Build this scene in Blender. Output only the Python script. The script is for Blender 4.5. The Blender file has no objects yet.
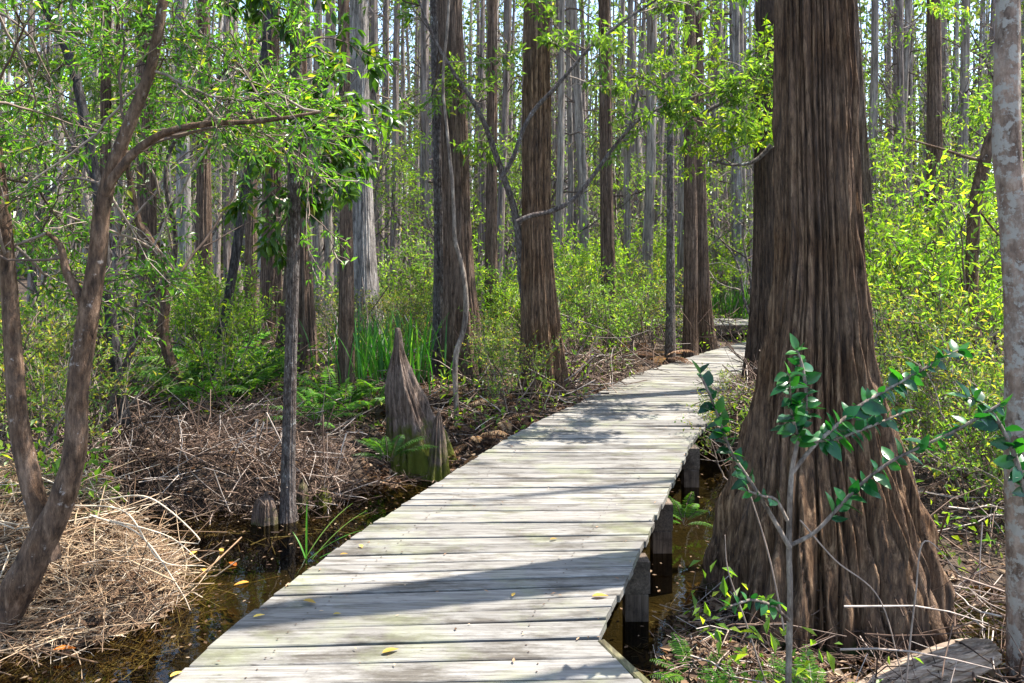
import bpy, math, random
import numpy as np
PI = math.pi
rng = np.random.default_rng(7)
random.seed(7)
F, HX, HY, H = 800.0, 512.0, 240.0, 1.6       # focal length in pixels, principal point, eye height above the deck
C = bpy.context.scene.collection

def P(px, py, Y):                              # a point seen at (px, py) that stands Y metres away
    return np.array([(px-HX)/F*Y, Y, H-(py-HY)/F*Y])
def PX(px, Y): return (px-HX)/F*Y
def nrm(a):
    a = np.asarray(a, float); l = np.linalg.norm(a, axis=-1, keepdims=True); return a/np.maximum(l, 1e-9)

# ------------------------------------------------------------------ terrain
WATER_Z = -0.36
POND = np.array([(-5,-3),(-5,3.2),(-2.7,3.5),(-1.98,3.72),(-1.75,4.2),(-1.85,4.7),(-2.3,5.0),(-3.1,5.35),(-2.8,5.75),(-1.6,5.75),(-0.9,6.1),
  (-0.1,6.8),(0.9,7.6),(1.7,8.0),(2.0,7.2),(1.8,6.4),(1.75,5.6),(1.3,4.9),(1.1,4.5),(0.8,4.2),(0.62,3.85),(0.5,3.3),(0.6,1.5),(0.7,-3)], float)
def poly_sd(x, y, poly):
    x = np.asarray(x, float); y = np.asarray(y, float)
    d = np.full(x.shape, 1e9); ins = np.zeros(x.shape, bool); n = len(poly)
    for i in range(n):
        ax, ay = poly[i]; bx, by = poly[(i+1) % n]
        ex, ey = bx-ax, by-ay
        t = np.clip(((x-ax)*ex+(y-ay)*ey)/(ex*ex+ey*ey), 0, 1)
        d = np.minimum(d, np.hypot(x-ax-t*ex, y-ay-t*ey))
        c = ((ay > y) != (by > y))
        with np.errstate(divide='ignore', invalid='ignore'):
            xi = ax+(y-ay)*ex/np.where(ey == 0, 1e-9, ey)
        ins ^= c & (x < xi)
    return np.where(ins, -d, d)
_K = [(rng.uniform(-1,1)*f, rng.uniform(-1,1)*f, rng.uniform(0,6.28), a) for f, a in ((.5,.05),(.7,.05),(1.3,.035),(1.9,.03),(3.1,.02),(4.3,.018),(7,.01),(9,.01))]
def gz(x, y):
    x = np.asarray(x, float); y = np.asarray(y, float)
    sd = poly_sd(x, y, POND)
    n = sum(a*np.sin(kx*x+ky*y+ph) for kx, ky, ph, a in _K)
    side = 1/(1+np.exp(-(x-0.2-(y-5)*.33)*2.5))
    bank = (-0.04*(1-side)) + side*(-0.31+0.22*np.clip((y-5)/6, 0, 1))
    bank = bank + n*1.2
    bank = bank + .22*np.exp(-((x+2.9)**2/.8+(y-4.9)**2/.25))-.2*np.exp(-((x+2.6)**2/.5+(y-3.8)**2/.15)) + .07*np.exp(-((x+3.0)**2/1.3+(y-6.7)**2/.4))-.42*np.exp(-((x+.8)**2/.35+(y-6.45)**2/.5))
    w = np.clip(sd/0.5+.45, 0, 1); w = w*w*(3-2*w)
    return (-.62+n*.6)*(1-w)+np.maximum(bank, WATER_Z-.02)*w

# ------------------------------------------------------------------ mesh builder
class MB:
    def __init__(s): s.V, s.Fc, s.R, s.n = [], [], [], 0
    def add(s, v, f, r=0.5, mat=0, smooth=True):
        v = np.asarray(v, float).reshape(-1, 3); f = np.asarray(f, int)
        s.V.append(v); s.Fc.append((f+s.n, mat, smooth))
        s.R.append(np.broadcast_to(np.asarray(r, float), (len(v),)).copy()); s.n += len(v)
    def build(s, name, mats, parent=None):
        if not isinstance(mats, (list, tuple)): mats = [mats]
        V = np.concatenate(s.V)
        o0 = np.array(parent.matrix_world.translation if parent and not parent.parent else (0,0,0)) if parent else np.zeros(3)
        if parent: o0 = np.array(world_loc(parent))
        V = V-o0
        me = bpy.data.meshes.new(name)
        me.vertices.add(len(V)); me.vertices.foreach_set('co', V.ravel())
        li = np.concatenate([f.ravel() for f, _, _ in s.Fc])
        tot = np.concatenate([np.full(len(f), f.shape[1]) for f, _, _ in s.Fc])
        mi = np.concatenate([np.full(len(f), m) for f, m, _ in s.Fc])
        sm = np.concatenate([np.full(len(f), b) for f, _, b in s.Fc])
        me.loops.add(len(li)); me.loops.foreach_set('vertex_index', li)
        me.polygons.add(len(tot)); me.polygons.foreach_set('loop_start', np.concatenate([[0], np.cumsum(tot)[:-1]]))
        me.polygons.foreach_set('material_index', mi); me.polygons.foreach_set('use_smooth', sm)
        a = me.attributes.new('rnd', 'FLOAT', 'POINT'); a.data.foreach_set('value', np.concatenate(s.R))
        for m in mats: me.materials.append(m)
        me.update(calc_edges=True)
        o = bpy.data.objects.new(name, me); C.objects.link(o)
        if parent: o.parent = parent
        return o
def world_loc(o):
    l = np.array(o.location); 
    while o.parent: o = o.parent; l = l+np.array(o.location)
    return l
def tag(o, label=None, cat=None, group=None, kind=None):
    if label: o['label'] = label
    if cat: o['category'] = cat
    if group: o['group'] = group
    if kind: o['kind'] = kind
    return o
def thing(name, label, cat, loc, group=None):
    o = bpy.data.objects.new(name, None); o.empty_display_size = .1; C.objects.link(o)
    o.location = tuple(float(v) for v in loc)
    return tag(o, label, cat, group)
def copy_tree(o, parent=None):
    c = o.copy(); C.objects.link(c)
    if parent: c.parent = parent
    for ch in list(o.children): copy_tree(ch, c)
    return c
def remove_tree(o):
    for ch in list(o.children): remove_tree(ch)
    bpy.data.objects.remove(o)

def catmull(ct, step):
    ct = np.asarray(ct, float)
    if len(ct) == 2:
        n = max(2, int(np.linalg.norm(ct[1,:3]-ct[0,:3])/step)+1); t = np.linspace(0,1,n+1)[:,None]; return ct[0]*(1-t)+ct[1]*t
    q = np.vstack([2*ct[0]-ct[1], ct, 2*ct[-1]-ct[-2]]); out = []
    for i in range(1, len(q)-2):
        n = max(1, int(np.linalg.norm(q[i+1,:3]-q[i,:3])/step)); t = np.linspace(0,1,n,endpoint=False)[:,None]
        a, b, c, d = q[i-1], q[i], q[i+1], q[i+2]
        out.append(.5*((2*b)+(c-a)*t+(2*a-5*b+4*c-d)*t*t+(3*b-a-3*c+d)*t**3))
    out.append(ct[-1][None]); return np.vstack(out)
def frames(p):
    t = nrm(np.gradient(p, axis=0)); n = np.zeros_like(p)
    u = np.array([0,-1.0,0]) if abs(t[0,1]) < .8 else np.array([1.0,0,0])
    for i in range(len(p)):
        u = u-t[i]*np.dot(u, t[i]); l = np.linalg.norm(u); u = u/l if l > 1e-6 else np.array([1.0,0,0]); n[i] = u
    return n, np.cross(t, n)
def tube(mb, pts, rad, sides=6, r=.5, mat=0, disp=None, cap=True):
    pts = np.asarray(pts, float); rad = np.asarray(rad, float); K = len(pts)
    n, b = frames(pts); th = np.linspace(0, 2*PI, sides, endpoint=False)
    R = np.repeat(rad[:,None], sides, 1)
    if disp is not None:
        s = np.concatenate([[0], np.cumsum(np.linalg.norm(np.diff(pts, axis=0), axis=1))])
        R = disp(th[None,:], s[:,None], R)
    v = pts[:,None,:]+R[...,None]*(n[:,None,:]*np.cos(th)[None,:,None]+b[:,None,:]*np.sin(th)[None,:,None])
    i = np.arange(K-1)[:,None]*sides; j = np.arange(sides)[None,:]; j2 = (j+1) % sides
    f = np.stack([i+j, i+j2, i+sides+j2, i+sides+j], -1).reshape(-1, 4)
    mb.add(v.reshape(-1,3), f, r, mat)
    if cap:
        mb.add(v[-1], np.arange(sides)[None,:], r, mat)
def tubes_batch(mb, Pn, rn, sides=3, r=None, mat=0):       # many thin twigs at once: Pn (N,K,3), rn (N,K)
    N, K, _ = Pn.shape
    t = nrm(np.gradient(Pn, axis=1)); ref = nrm(np.cross(Pn[:,-1]-Pn[:,0], rng.normal(size=(N,3))))[:,None,:]; u = nrm(np.cross(t, ref)); w = np.cross(t, u)
    th = np.linspace(0, 2*PI, sides, endpoint=False)
    v = Pn[:,:,None,:]+rn[:,:,None,None]*(u[:,:,None,:]*np.cos(th)[:,None]+w[:,:,None,:]*np.sin(th)[:,None])
    base = (np.arange(N)*K*sides)[:,None,None]+(np.arange(K-1)*sides)[None,:,None]; j = np.arange(sides); j2 = (j+1) % sides
    f = np.stack([base+j, base+j2, base+sides+j2, base+sides+j], -1).reshape(-1, 4)
    rr = rng.random(N) if r is None else np.broadcast_to(r, (N,))
    mb.add(v.reshape(-1,3), f, np.repeat(rr, K*sides), mat)
def leaves(mb, p, d, nn, L, W, r=None, mat=0, kind='kite', fold=.25, curl=.15):
    p = np.asarray(p, float); N = len(p)
    if N == 0: return
    d = nrm(d); s = nrm(np.cross(d, nn)); n = np.cross(s, d)
    L = np.broadcast_to(L, (N,))[:,None]; W = np.broadcast_to(W, (N,))[:,None]
    rr = rng.random(N) if r is None else np.broadcast_to(r, (N,))
    if kind == 'kite':
        m = p+d*L*.45+n*W*fold
        v = np.stack([p, m+s*W*.5, p+d*L-n*L*curl, m-s*W*.5], 1)
        b = (np.arange(N)*4)[:,None]
        f = np.concatenate([b+[0,1,2], b+[0,2,3]])
        mb.add(v.reshape(-1,3), f, np.repeat(rr,4), mat, False)
    else:
        prof = [(0,0),(.12,.30),(.35,.5),(.62,.42),(.84,.2),(1,0)]
        rows = []
        for t, w in prof:
            c = p+d*L*t-n*L*curl*t*t*1.3
            if w == 0: rows.append(c[:,None,:])
            else: rows.append(np.stack([c-s*W*w+n*W*fold*w*2, c, c+s*W*w+n*W*fold*w*2], 1))
        v = np.concatenate(rows, 1)      # 1+3*4+1 = 14
        b = (np.arange(N)*14)[:,None]; q = []; tr = []
        tr += [b+[0,2,1], b+[0,3,2]]
        for k in range(3):
            o = 1+3*k
            q += [b+[o,o+1,o+4,o+3], b+[o+1,o+2,o+5,o+4]]
        tr += [b+[10,11,13], b+[11,12,13]]
        mb.add(v.reshape(-1,3), np.concatenate(tr), np.repeat(rr,14), mat, True)
        mb.Fc.append((np.concatenate(q)+mb.n-len(v)*14, mat, True))

# ------------------------------------------------------------------ materials
def newmat(name):
    m = bpy.data.materials.new(name); m.use_nodes = True; nt = m.node_tree; nt.nodes.clear()
    out = nt.nodes.new('ShaderNodeOutputMaterial')
    def N(t, **k):
        n = nt.nodes.new(t)
        for a, b in k.items():
            if a in ('operation','data_type','blend_type','attribute_name','noise_dimensions','feature','distance'): setattr(n, a, b)
            else: n.inputs[a.replace('_',' ')].default_value = b
        return n
    return m, nt, out, N, nt.links.new
def ramp(nt, stops):
    r = nt.nodes.new('ShaderNodeValToRGB'); e = r.color_ramp.elements
    while len(e) < len(stops): e.new(.5)
    for x, (p_, c) in zip(e, stops): x.position = p_; x.color = (*c, 1) if len(c) == 3 else c
    return r
def mix(nt, l, fac, a, b, blend='MIX'):
    n = nt.nodes.new('ShaderNodeMix'); n.data_type = 'RGBA'; n.blend_type = blend
    for sock, val in ((n.inputs[0], fac), (n.inputs[6], a), (n.inputs[7], b)):
        if hasattr(val, 'is_linked') or isinstance(val, bpy.types.NodeSocket): l(val, sock)
        else: sock.default_value = val if not isinstance(val, tuple) else (*val, 1)
    return n.outputs[2]
def bark(name, c1, c2, c3, scale=30, stretch=.07, bump=.5, moss=None, patch=3.0, lichen=None, rough=.9):
    m, nt, out, N, l = newmat(name)
    tc = N('ShaderNodeTexCoord'); mp = N('ShaderNodeMapping'); mp.inputs['Scale'].default_value = (1,1,stretch)
    l(tc.outputs['Object'], mp.inputs['Vector'])
    n1 = N('ShaderNodeTexNoise', Scale=scale, Detail=8.0, Roughness=.72); l(mp.outputs[0], n1.inputs['Vector'])
    n1b = N('ShaderNodeTexNoise', Scale=scale*.35, Detail=4.0, Roughness=.6, Distortion=.6); l(mp.outputs[0], n1b.inputs['Vector'])
    n2 = N('ShaderNodeTexNoise', Scale=patch, Detail=5.0); l(tc.outputs['Object'], n2.inputs['Vector'])
    r1 = ramp(nt, [(.36, c1), (.5, c2), (.66, c3)]); l(n1.outputs[0], r1.inputs[0])
    r2 = ramp(nt, [(.35, (0,0,0)), (.65, (1,1,1))]); l(n2.outputs[0], r2.inputs[0])
    gr = tuple(.5*a+.5*(sum(c3)/3) for a in c3)
    col = mix(nt, l, r2.outputs[0], r1.outputs[0], gr, 'MIX')
    n = nt.nodes[-1]
    col = mix(nt, l, .22, r1.outputs[0], col)
    mp5 = N('ShaderNodeMapping'); mp5.inputs['Scale'].default_value = (1,1,.3); l(tc.outputs['Object'], mp5.inputs['Vector'])
    n5 = N('ShaderNodeTexNoise', Scale=scale*.9, Detail=6.0, Roughness=.75); l(mp5.outputs[0], n5.inputs['Vector'])
    r5 = ramp(nt, [(.34, (.35,.33,.32)), (.48, (.95,.95,.95)), (.68, (1.45,1.42,1.4))]); l(n5.outputs[0], r5.inputs[0])
    col = mix(nt, l, 1.0, col, r5.outputs[0], 'MULTIPLY')
    if lichen:
        n3 = N('ShaderNodeTexNoise', Scale=lichen[1], Detail=6.0, Roughness=.7); l(tc.outputs['Object'], n3.inputs['Vector'])
        r3 = ramp(nt, [(lichen[2], (0,0,0)), (lichen[2]+.05, (1,1,1))]); l(n3.outputs[0], r3.inputs[0])
        col = mix(nt, l, r3.outputs[0], col, lichen[0])
    if moss:
        sx = N('ShaderNodeSeparateXYZ'); l(tc.outputs['Object'], sx.inputs[0])
        n4 = N('ShaderNodeTexNoise', Scale=7.0, Detail=6.0, Roughness=.7); l(tc.outputs['Object'], n4.inputs['Vector'])
        a = N('ShaderNodeMath', operation='MULTIPLY_ADD'); a.inputs[1].default_value = 1.3; l(n4.outputs[0], a.inputs[0])
        mm = N('ShaderNodeMath', operation='MULTIPLY'); mm.inputs[1].default_value = -1/moss[1]; l(sx.outputs[2], mm.inputs[0]); l(mm.outputs[0], a.inputs[2])
        r4 = ramp(nt, [(.25, (0,0,0)), (.5, (1,1,1))]); l(a.outputs[0], r4.inputs[0])
        col = mix(nt, l, r4.outputs[0], col, moss[0])
    ad = N('ShaderNodeMath', operation='ADD'); ad0 = N('ShaderNodeMath', operation='ADD'); l(n1.outputs[0], ad0.inputs[0]); l(n5.outputs[0], ad0.inputs[1]); l(ad0.outputs[0], ad.inputs[0]); l(n1b.outputs[0], ad.inputs[1])
    bp = N('ShaderNodeBump', Strength=bump, Distance=.05); l(ad.outputs[0], bp.inputs['Height'])
    b = N('ShaderNodeBsdfPrincipled', Roughness=rough); b.inputs['Specular IOR Level'].default_value = .25
    l(col, b.inputs['Base Color']); l(bp.outputs[0], b.inputs['Normal']); l(b.outputs[0], out.inputs[0])
    return m
def leafmat(name, stops, trans, rough=.4, tw=.45, spec=.5):
    m, nt, out, N, l = newmat(name)
    at = N('ShaderNodeAttribute', attribute_name='rnd'); oi = N('ShaderNodeObjectInfo')
    r = ramp(nt, stops); l(at.outputs['Fac'], r.inputs[0])
    hs = N('ShaderNodeHueSaturation'); l(r.outputs[0], hs.inputs['Color'])
    v = N('ShaderNodeMapRange'); v.inputs[3].default_value = .55; v.inputs[4].default_value = 1.3; l(oi.outputs['Random'], v.inputs[0]); l(v.outputs[0], hs.inputs['Value'])
    b = N('ShaderNodeBsdfPrincipled', Roughness=rough); b.inputs['Specular IOR Level'].default_value = spec
    l(hs.outputs[0], b.inputs['Base Color'])
    t = N('ShaderNodeBsdfTranslucent'); tcol = mix(nt, l, 1.0, hs.outputs[0], trans, 'MULTIPLY'); l(tcol, t.inputs[0])
    x = N('ShaderNodeMixShader'); x.inputs[0].default_value = tw; l(b.outputs[0], x.inputs[1]); l(t.outputs[0], x.inputs[2]); l(x.outputs[0], out.inputs[0])
    return m
def twigmat(name, stops, rough=.85):
    m, nt, out, N, l = newmat(name)
    at = N('ShaderNodeAttribute', attribute_name='rnd'); r = ramp(nt, stops); l(at.outputs['Fac'], r.inputs[0])
    tc = N('ShaderNodeTexCoord'); n1 = N('ShaderNodeTexNoise', Scale=18.0, Detail=3.0); l(tc.outputs['Object'], n1.inputs['Vector'])
    r2 = ramp(nt, [(.3, (.6,.6,.6)), (.7, (1.25,1.2,1.15))]); l(n1.outputs[0], r2.inputs[0])
    b = N('ShaderNodeBsdfPrincipled', Roughness=rough); b.inputs['Specular IOR Level'].default_value = .3
    l(mix(nt, l, 1.0, r.outputs[0], r2.outputs[0], 'MULTIPLY'), b.inputs['Base Color']); l(b.outputs[0], out.inputs[0])
    return m
M = {}
M['cypress'] = bark('cypress_bark', (.028,.013,.007), (.16,.082,.038), (.42,.265,.15), 48, .06, 1.0, moss=((.05,.07,.012), .16), patch=2.2)
M['cypress_mid'] = bark('cypress_bark_mid', (.028,.016,.01), (.12,.07,.043), (.27,.185,.13), 40, .05, .8, moss=((.06,.075,.02), .12), patch=2)
M['cypress_grey'] = bark('cypress_bark_grey', (.07,.058,.05), (.2,.17,.15), (.4,.37,.345), 22, .05, .6, patch=2)
M['darkcypress'] = bark('cypress_bark_dark', (.014,.008,.005), (.06,.034,.02), (.16,.105,.07), 40, .05, .8, patch=2)
M['rough'] = bark('rough_bark', (.03,.022,.018), (.12,.085,.07), (.3,.27,.24), 55, .35, .9, patch=6, lichen=((.45,.43,.4), 9, .62))
M['nail'] = twigmat('rusty_nail', [(0,(.05,.03,.02)), (1,(.08,.05,.035))], .6)
M['left'] = bark('smooth_brown_bark', (.03,.015,.008), (.1,.055,.03), (.22,.14,.09), 28, .25, .45, patch=7, lichen=((.32,.26,.22), 14, .62))
M['dark'] = bark('dark_bark', (.015,.012,.012), (.04,.033,.03), (.1,.09,.085), 40, .2, .7)
M['pale'] = bark('pale_lichen_bark', (.12,.07,.045), (.22,.145,.1), (.34,.26,.2), 16, .6, .35, patch=5, lichen=((.34,.3,.25), 17, .5))
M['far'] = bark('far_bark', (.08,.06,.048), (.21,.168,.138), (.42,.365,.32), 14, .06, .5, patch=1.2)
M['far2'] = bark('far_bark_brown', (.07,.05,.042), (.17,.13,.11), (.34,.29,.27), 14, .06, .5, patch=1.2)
M['vine'] = bark('vine_bark', (.06,.04,.03), (.16,.12,.09), (.34,.28,.22), 30, .3, .4)
M['stump'] = bark('stump_wood', (.04,.026,.018), (.13,.085,.06), (.3,.22,.17), 30, .06, .8, moss=((.1,.11,.012), .85), patch=3)
M['twig'] = twigmat('twig_bark', [(0,(.06,.04,.03)), (.5,(.16,.115,.09)), (1,(.36,.3,.25))])
M['deadtwig'] = twigmat('dead_twig', [(0,(.03,.018,.012)), (.45,(.09,.055,.038)), (.8,(.22,.15,.11)), (1,(.5,.44,.39))])
M['straw'] = twigmat('dead_straw', [(0,(.09,.05,.027)), (.45,(.28,.18,.105)), (.8,(.44,.33,.21)), (1,(.66,.57,.45))])
M['litter'] = leafmat('dead_leaf', [(0,(.04,.022,.013)), (.4,(.13,.07,.036)), (.75,(.26,.16,.09)), (1,(.46,.34,.22))], (1.2,.9,.6), .7, .2, .3)
M['yelleaf'] = leafmat('yellow_leaf', [(0,(.5,.22,.03)), (1,(.62,.45,.09))], (1.2,1,.5), .5, .25, .4)
M['orgleaf'] = leafmat('orange_leaf', [(0,(.5,.12,.01)), (1,(.6,.2,.02))], (1.2,1,.5), .5, .25, .4)
TR = (2.6, 2.9, .9)
M['lf_green'] = leafmat('leaf_green', [(0,(.03,.075,.012)), (.5,(.065,.15,.02)), (.9,(.13,.23,.03)), (1,(.3,.27,.03))], TR, .33, .45)
M['lf_mid'] = leafmat('leaf_mid_green', [(0,(.045,.085,.016)), (.5,(.085,.15,.024)), (.93,(.16,.23,.04)), (1,(.28,.24,.05))], TR, .42, .45)
M['lf_lime'] = leafmat('leaf_lime', [(0,(.07,.16,.018)), (.6,(.16,.28,.026)), (1,(.32,.38,.035))], (2.2,2.2,.8), .45, .5)
M['lf_yellow'] = leafmat('leaf_yellow_green', [(0,(.05,.12,.018)), (.45,(.11,.21,.03)), (.88,(.3,.34,.04)), (1,(.42,.28,.05))], (1.9,1.8,.8), .5, .5)
M['lf_dark'] = leafmat('leaf_glossy_dark', [(0,(.006,.04,.012)), (.6,(.012,.075,.02)), (1,(.04,.14,.025))], (2.2,3.4,.6), .28, .25, .4)
M['lf_fern'] = leafmat('leaf_fern', [(0,(.05,.13,.02)), (.7,(.09,.2,.03)), (1,(.18,.26,.04))], (2.2,2.4,.8), .5, .5)
M['lf_reed'] = leafmat('leaf_reed', [(0,(.04,.15,.02)), (.8,(.075,.22,.03)), (1,(.2,.28,.06))], (2.0,2.4,.8), .4, .45)
M['lf_brownfern'] = leafmat('leaf_brown_fern', [(0,(.1,.05,.028)), (.6,(.2,.115,.06)), (1,(.32,.23,.11))], (1.4,1.1,.7), .6, .35)
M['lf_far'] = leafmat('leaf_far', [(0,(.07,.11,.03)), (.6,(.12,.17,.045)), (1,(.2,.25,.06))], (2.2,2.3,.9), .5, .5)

def wood(name, a, b, c, green=None, along='x'):
    m, nt, out, N, l = newmat(name)
    tc = N('ShaderNodeTexCoord'); at = N('ShaderNodeAttribute', attribute_name='rnd')
    sh = N('ShaderNodeCombineXYZ'); mu = N('ShaderNodeMath', operation='MULTIPLY'); mu.inputs[1].default_value = 37.0
    l(at.outputs['Fac'], mu.inputs[0]); l(mu.outputs[0], sh.inputs[0]); l(mu.outputs[0], sh.inputs[2])
    ad = N('ShaderNodeVectorMath', operation='ADD'); l(tc.outputs['Object'], ad.inputs[0]); l(sh.outputs[0], ad.inputs[1])
    mp = N('ShaderNodeMapping'); mp.inputs['Scale'].default_value = (.05,1,1) if along == 'x' else ((1,.05,1) if along == 'y' else (1,1,.05)); l(ad.outputs[0], mp.inputs['Vector'])
    n1 = N('ShaderNodeTexNoise', Scale=70.0, Detail=6.0, Roughness=.7); l(mp.outputs[0], n1.inputs['Vector'])
    r1 = ramp(nt, [(.3, a), (.5, b), (.7, c)]); l(n1.outputs[0], r1.inputs[0])
    pv = N('ShaderNodeHueSaturation'); l(r1.outputs[0], pv.inputs['Color'])
    mr = N('ShaderNodeMapRange'); mr.inputs[3].default_value = .72; mr.inputs[4].default_value = 1.18; l(at.outputs['Fac'], mr.inputs[0]); l(mr.outputs[0], pv.inputs['Value'])
    # stains: long blotches along the board and bigger damp ones across several
    mp2 = N('ShaderNodeMapping'); mp2.inputs['Scale'].default_value = (.35,1,1) if along == 'x' else (1,1,1); l(ad.outputs[0], mp2.inputs['Vector'])
    n2 = N('ShaderNodeTexNoise', Scale=7.0, Detail=6.0, Roughness=.7); l(mp2.outputs[0], n2.inputs['Vector'])
    r2 = ramp(nt, [(.38, (.45,.42,.38)), (.52, (1,1,1)), (.7, (1.06,1.04,.99))]); l(n2.outputs[0], r2.inputs[0])
    col = mix(nt, l, 1.0, pv.outputs[0], r2.outputs[0], 'MULTIPLY')
    if green:
        n3 = N('ShaderNodeTexNoise', Scale=2.2, Detail=5.0, Roughness=.65); l(tc.outputs['Object'], n3.inputs['Vector'])
        r3 = ramp(nt, [(.5, (0,0,0)), (.72, (green[1],)*3)]); l(n3.outputs[0], r3.inputs[0])
        col = mix(nt, l, r3.outputs[0], col, green[0])
    n5 = N('ShaderNodeTexNoise', Scale=26.0, Detail=3.0); l(mp2.outputs[0], n5.inputs['Vector'])
    r5 = ramp(nt, [(.7, (1,1,1)), (.76, (.45,.42,.4))]); l(n5.outputs[0], r5.inputs[0])
    col = mix(nt, l, 1.0, col, r5.outputs[0], 'MULTIPLY')
    bp = N('ShaderNodeBump', Strength=.45, Distance=.006); l(n1.outputs[0], bp.inputs['Height'])
    b_ = N('ShaderNodeBsdfPrincipled', Roughness=.75); b_.inputs['Specular IOR Level'].default_value = .3
    l(col, b_.inputs['Base Color']); l(bp.outputs[0], b_.inputs['Normal']); l(b_.outputs[0], out.inputs[0])
    return m
M['deck'] = wood('weathered_deck_wood', (.088,.079,.069), (.192,.179,.16), (.295,.28,.255), green=((.2,.22,.1), .45))
M['log'] = wood('weathered_log_wood', (.09,.055,.035), (.3,.22,.155), (.52,.43,.33), along='x')
M['post'] = wood('damp_post_wood', (.05,.034,.024), (.12,.085,.06), (.2,.15,.11), along='z')
M['beam'] = wood('damp_beam_wood', (.055,.04,.028), (.13,.095,.068), (.22,.165,.12), along='y')
M['fascia'] = wood('mossy_fascia_wood', (.06,.05,.03), (.13,.115,.06), (.21,.19,.1), green=((.08,.11,.015), .9), along='y')

def ground_mat():
    m, nt, out, N, l = newmat('forest_floor')
    tc = N('ShaderNodeTexCoord')
    n1 = N('ShaderNodeTexNoise', Scale=3.0, Detail=9.0, Roughness=.7); l(tc.outputs['Object'], n1.inputs['Vector'])
    n2 = N('ShaderNodeTexNoise', Scale=40.0, Detail=6.0, Roughness=.7); l(tc.outputs['Object'], n2.inputs['Vector'])
    r1 = ramp(nt, [(.3, (.022,.015,.01)), (.5, (.06,.042,.028)), (.7, (.115,.082,.055))]); l(n1.outputs[0], r1.inputs[0])
    r2 = ramp(nt, [(.3, (.45,.42,.4)), (.7, (1.5,1.35,1.2))]); l(n2.outputs[0], r2.inputs[0])
    col = mix(nt, l, 1.0, r1.outputs[0], r2.outputs[0], 'MULTIPLY')
    bp = N('ShaderNodeBump', Strength=.8, Distance=.04); l(n2.outputs[0], bp.inputs['Height'])
    b = N('ShaderNodeBsdfPrincipled', Roughness=.95); l(col, b.inputs['Base Color']); l(bp.outputs[0], b.inputs['Normal']); l(b.outputs[0], out.inputs[0])
    return m
M['ground'] = ground_mat()
def water_mat():
    m, nt, out, N, l = newmat('tannin_water')
    tc = N('ShaderNodeTexCoord'); n1 = N('ShaderNodeTexNoise', Scale=5.0, Detail=3.0); l(tc.outputs['Object'], n1.inputs['Vector'])
    bp = N('ShaderNodeBump', Strength=.08, Distance=.03); l(n1.outputs[0], bp.inputs['Height'])
    t = N('ShaderNodeBsdfTransparent'); t.inputs[0].default_value = (.42,.4,.24,1)
    g = N('ShaderNodeBsdfGlossy', Roughness=.025); l(bp.outputs[0], g.inputs['Normal'])
    fr = N('ShaderNodeFresnel', IOR=1.34); l(bp.outputs[0], fr.inputs['Normal'])
    x = N('ShaderNodeMixShader'); l(fr.outputs[0], x.inputs[0]); l(t.outputs[0], x.inputs[1]); l(g.outputs[0], x.inputs[2]); l(x.outputs[0], out.inputs[0])
    return m
M['water'] = water_mat()

# ------------------------------------------------------------------ ground and water
def axis(lo, hi, fine_lo, fine_hi, st):
    a = list(np.arange(fine_lo, fine_hi+1e-6, st)); s = st; x = fine_hi
    while x < hi: s *= 1.25; x += s; a.append(min(x, hi))
    s = st; x = fine_lo
    while x > lo: s *= 1.25; x -= s; a.insert(0, max(x, lo))
    return np.array(sorted(set(a)))
gx, gy = axis(-160,160,-7,8,.07), axis(-60,220,0,13,.07)
X, Yg = np.meshgrid(gx, gy); Z = gz(X, Yg)
i = (np.arange(len(gy)-1)[:,None]*len(gx)+np.arange(len(gx)-1)[None,:]).ravel()
mb = MB(); mb.add(np.stack([X, Yg, Z], -1).reshape(-1,3), np.stack([i, i+1, i+1+len(gx), i+len(gx)], -1), .5)
tag(mb.build('ground', M['ground']), kind='structure')
mb = MB(); mb.add([(-6,-4,WATER_Z),(5,-4,WATER_Z),(5,9,WATER_Z),(-6,9,WATER_Z)], [[0,1,2,3]])
tag(mb.build('water', M['water']), kind='structure')

# ------------------------------------------------------------------ boardwalk
LE = np.array([(-1.36,1.6),(-1.27,2.5),(-1.24,2.89),(-1.19,3.2),(-1.01,3.82),(-.80,4.49),(-.48,5.33),(-.095,6.34),(.25,7.11),(.67,7.9),(1.39,9.41),(2.43,10.94),(3.15,11.96),(4.2,13.2),(5.2,14.1)])
RE = np.array([(1.05,1.6),(.62,2.5),(.47,2.89),(.34,3.22),(.53,3.76),(.71,4.27),(.89,4.83),(1.07,5.33),(1.39,6.24),(1.83,7.3),(2.45,8.5),(3.35,9.9),(4.4,11.1),(5.4,12.2),(6.4,13.1)])
def cross(poly, x0, y0, a):                    # where the line through (x0,y0) at slope a meets the polyline
    s = poly[:,1]-(y0+a*(poly[:,0]-x0))
    for k in range(len(poly)-1):
        if s[k] <= 0 < s[k+1]:
            t = -s[k]/(s[k+1]-s[k]); return poly[k]+t*(poly[k+1]-poly[k])
    return None
bw = thing('boardwalk', 'weathered grey plank boardwalk curving away over the dark swamp water', 'boardwalk', (0,3,0))
def midpath(y): return .5*(np.interp(y, LE[:,1], LE[:,0])+np.interp(y, RE[:,1], RE[:,0]))
def plank_slope(y): return np.interp(y, [2,3,3.4,4.2,5.2,7.5,9,11,13.5], [.03,.04,.085,.05,.0,-.02,-.1,-.22,-.3])
mb = MB(); y = 1.75; k = 0
R_ = np.random.default_rng(3)
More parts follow.
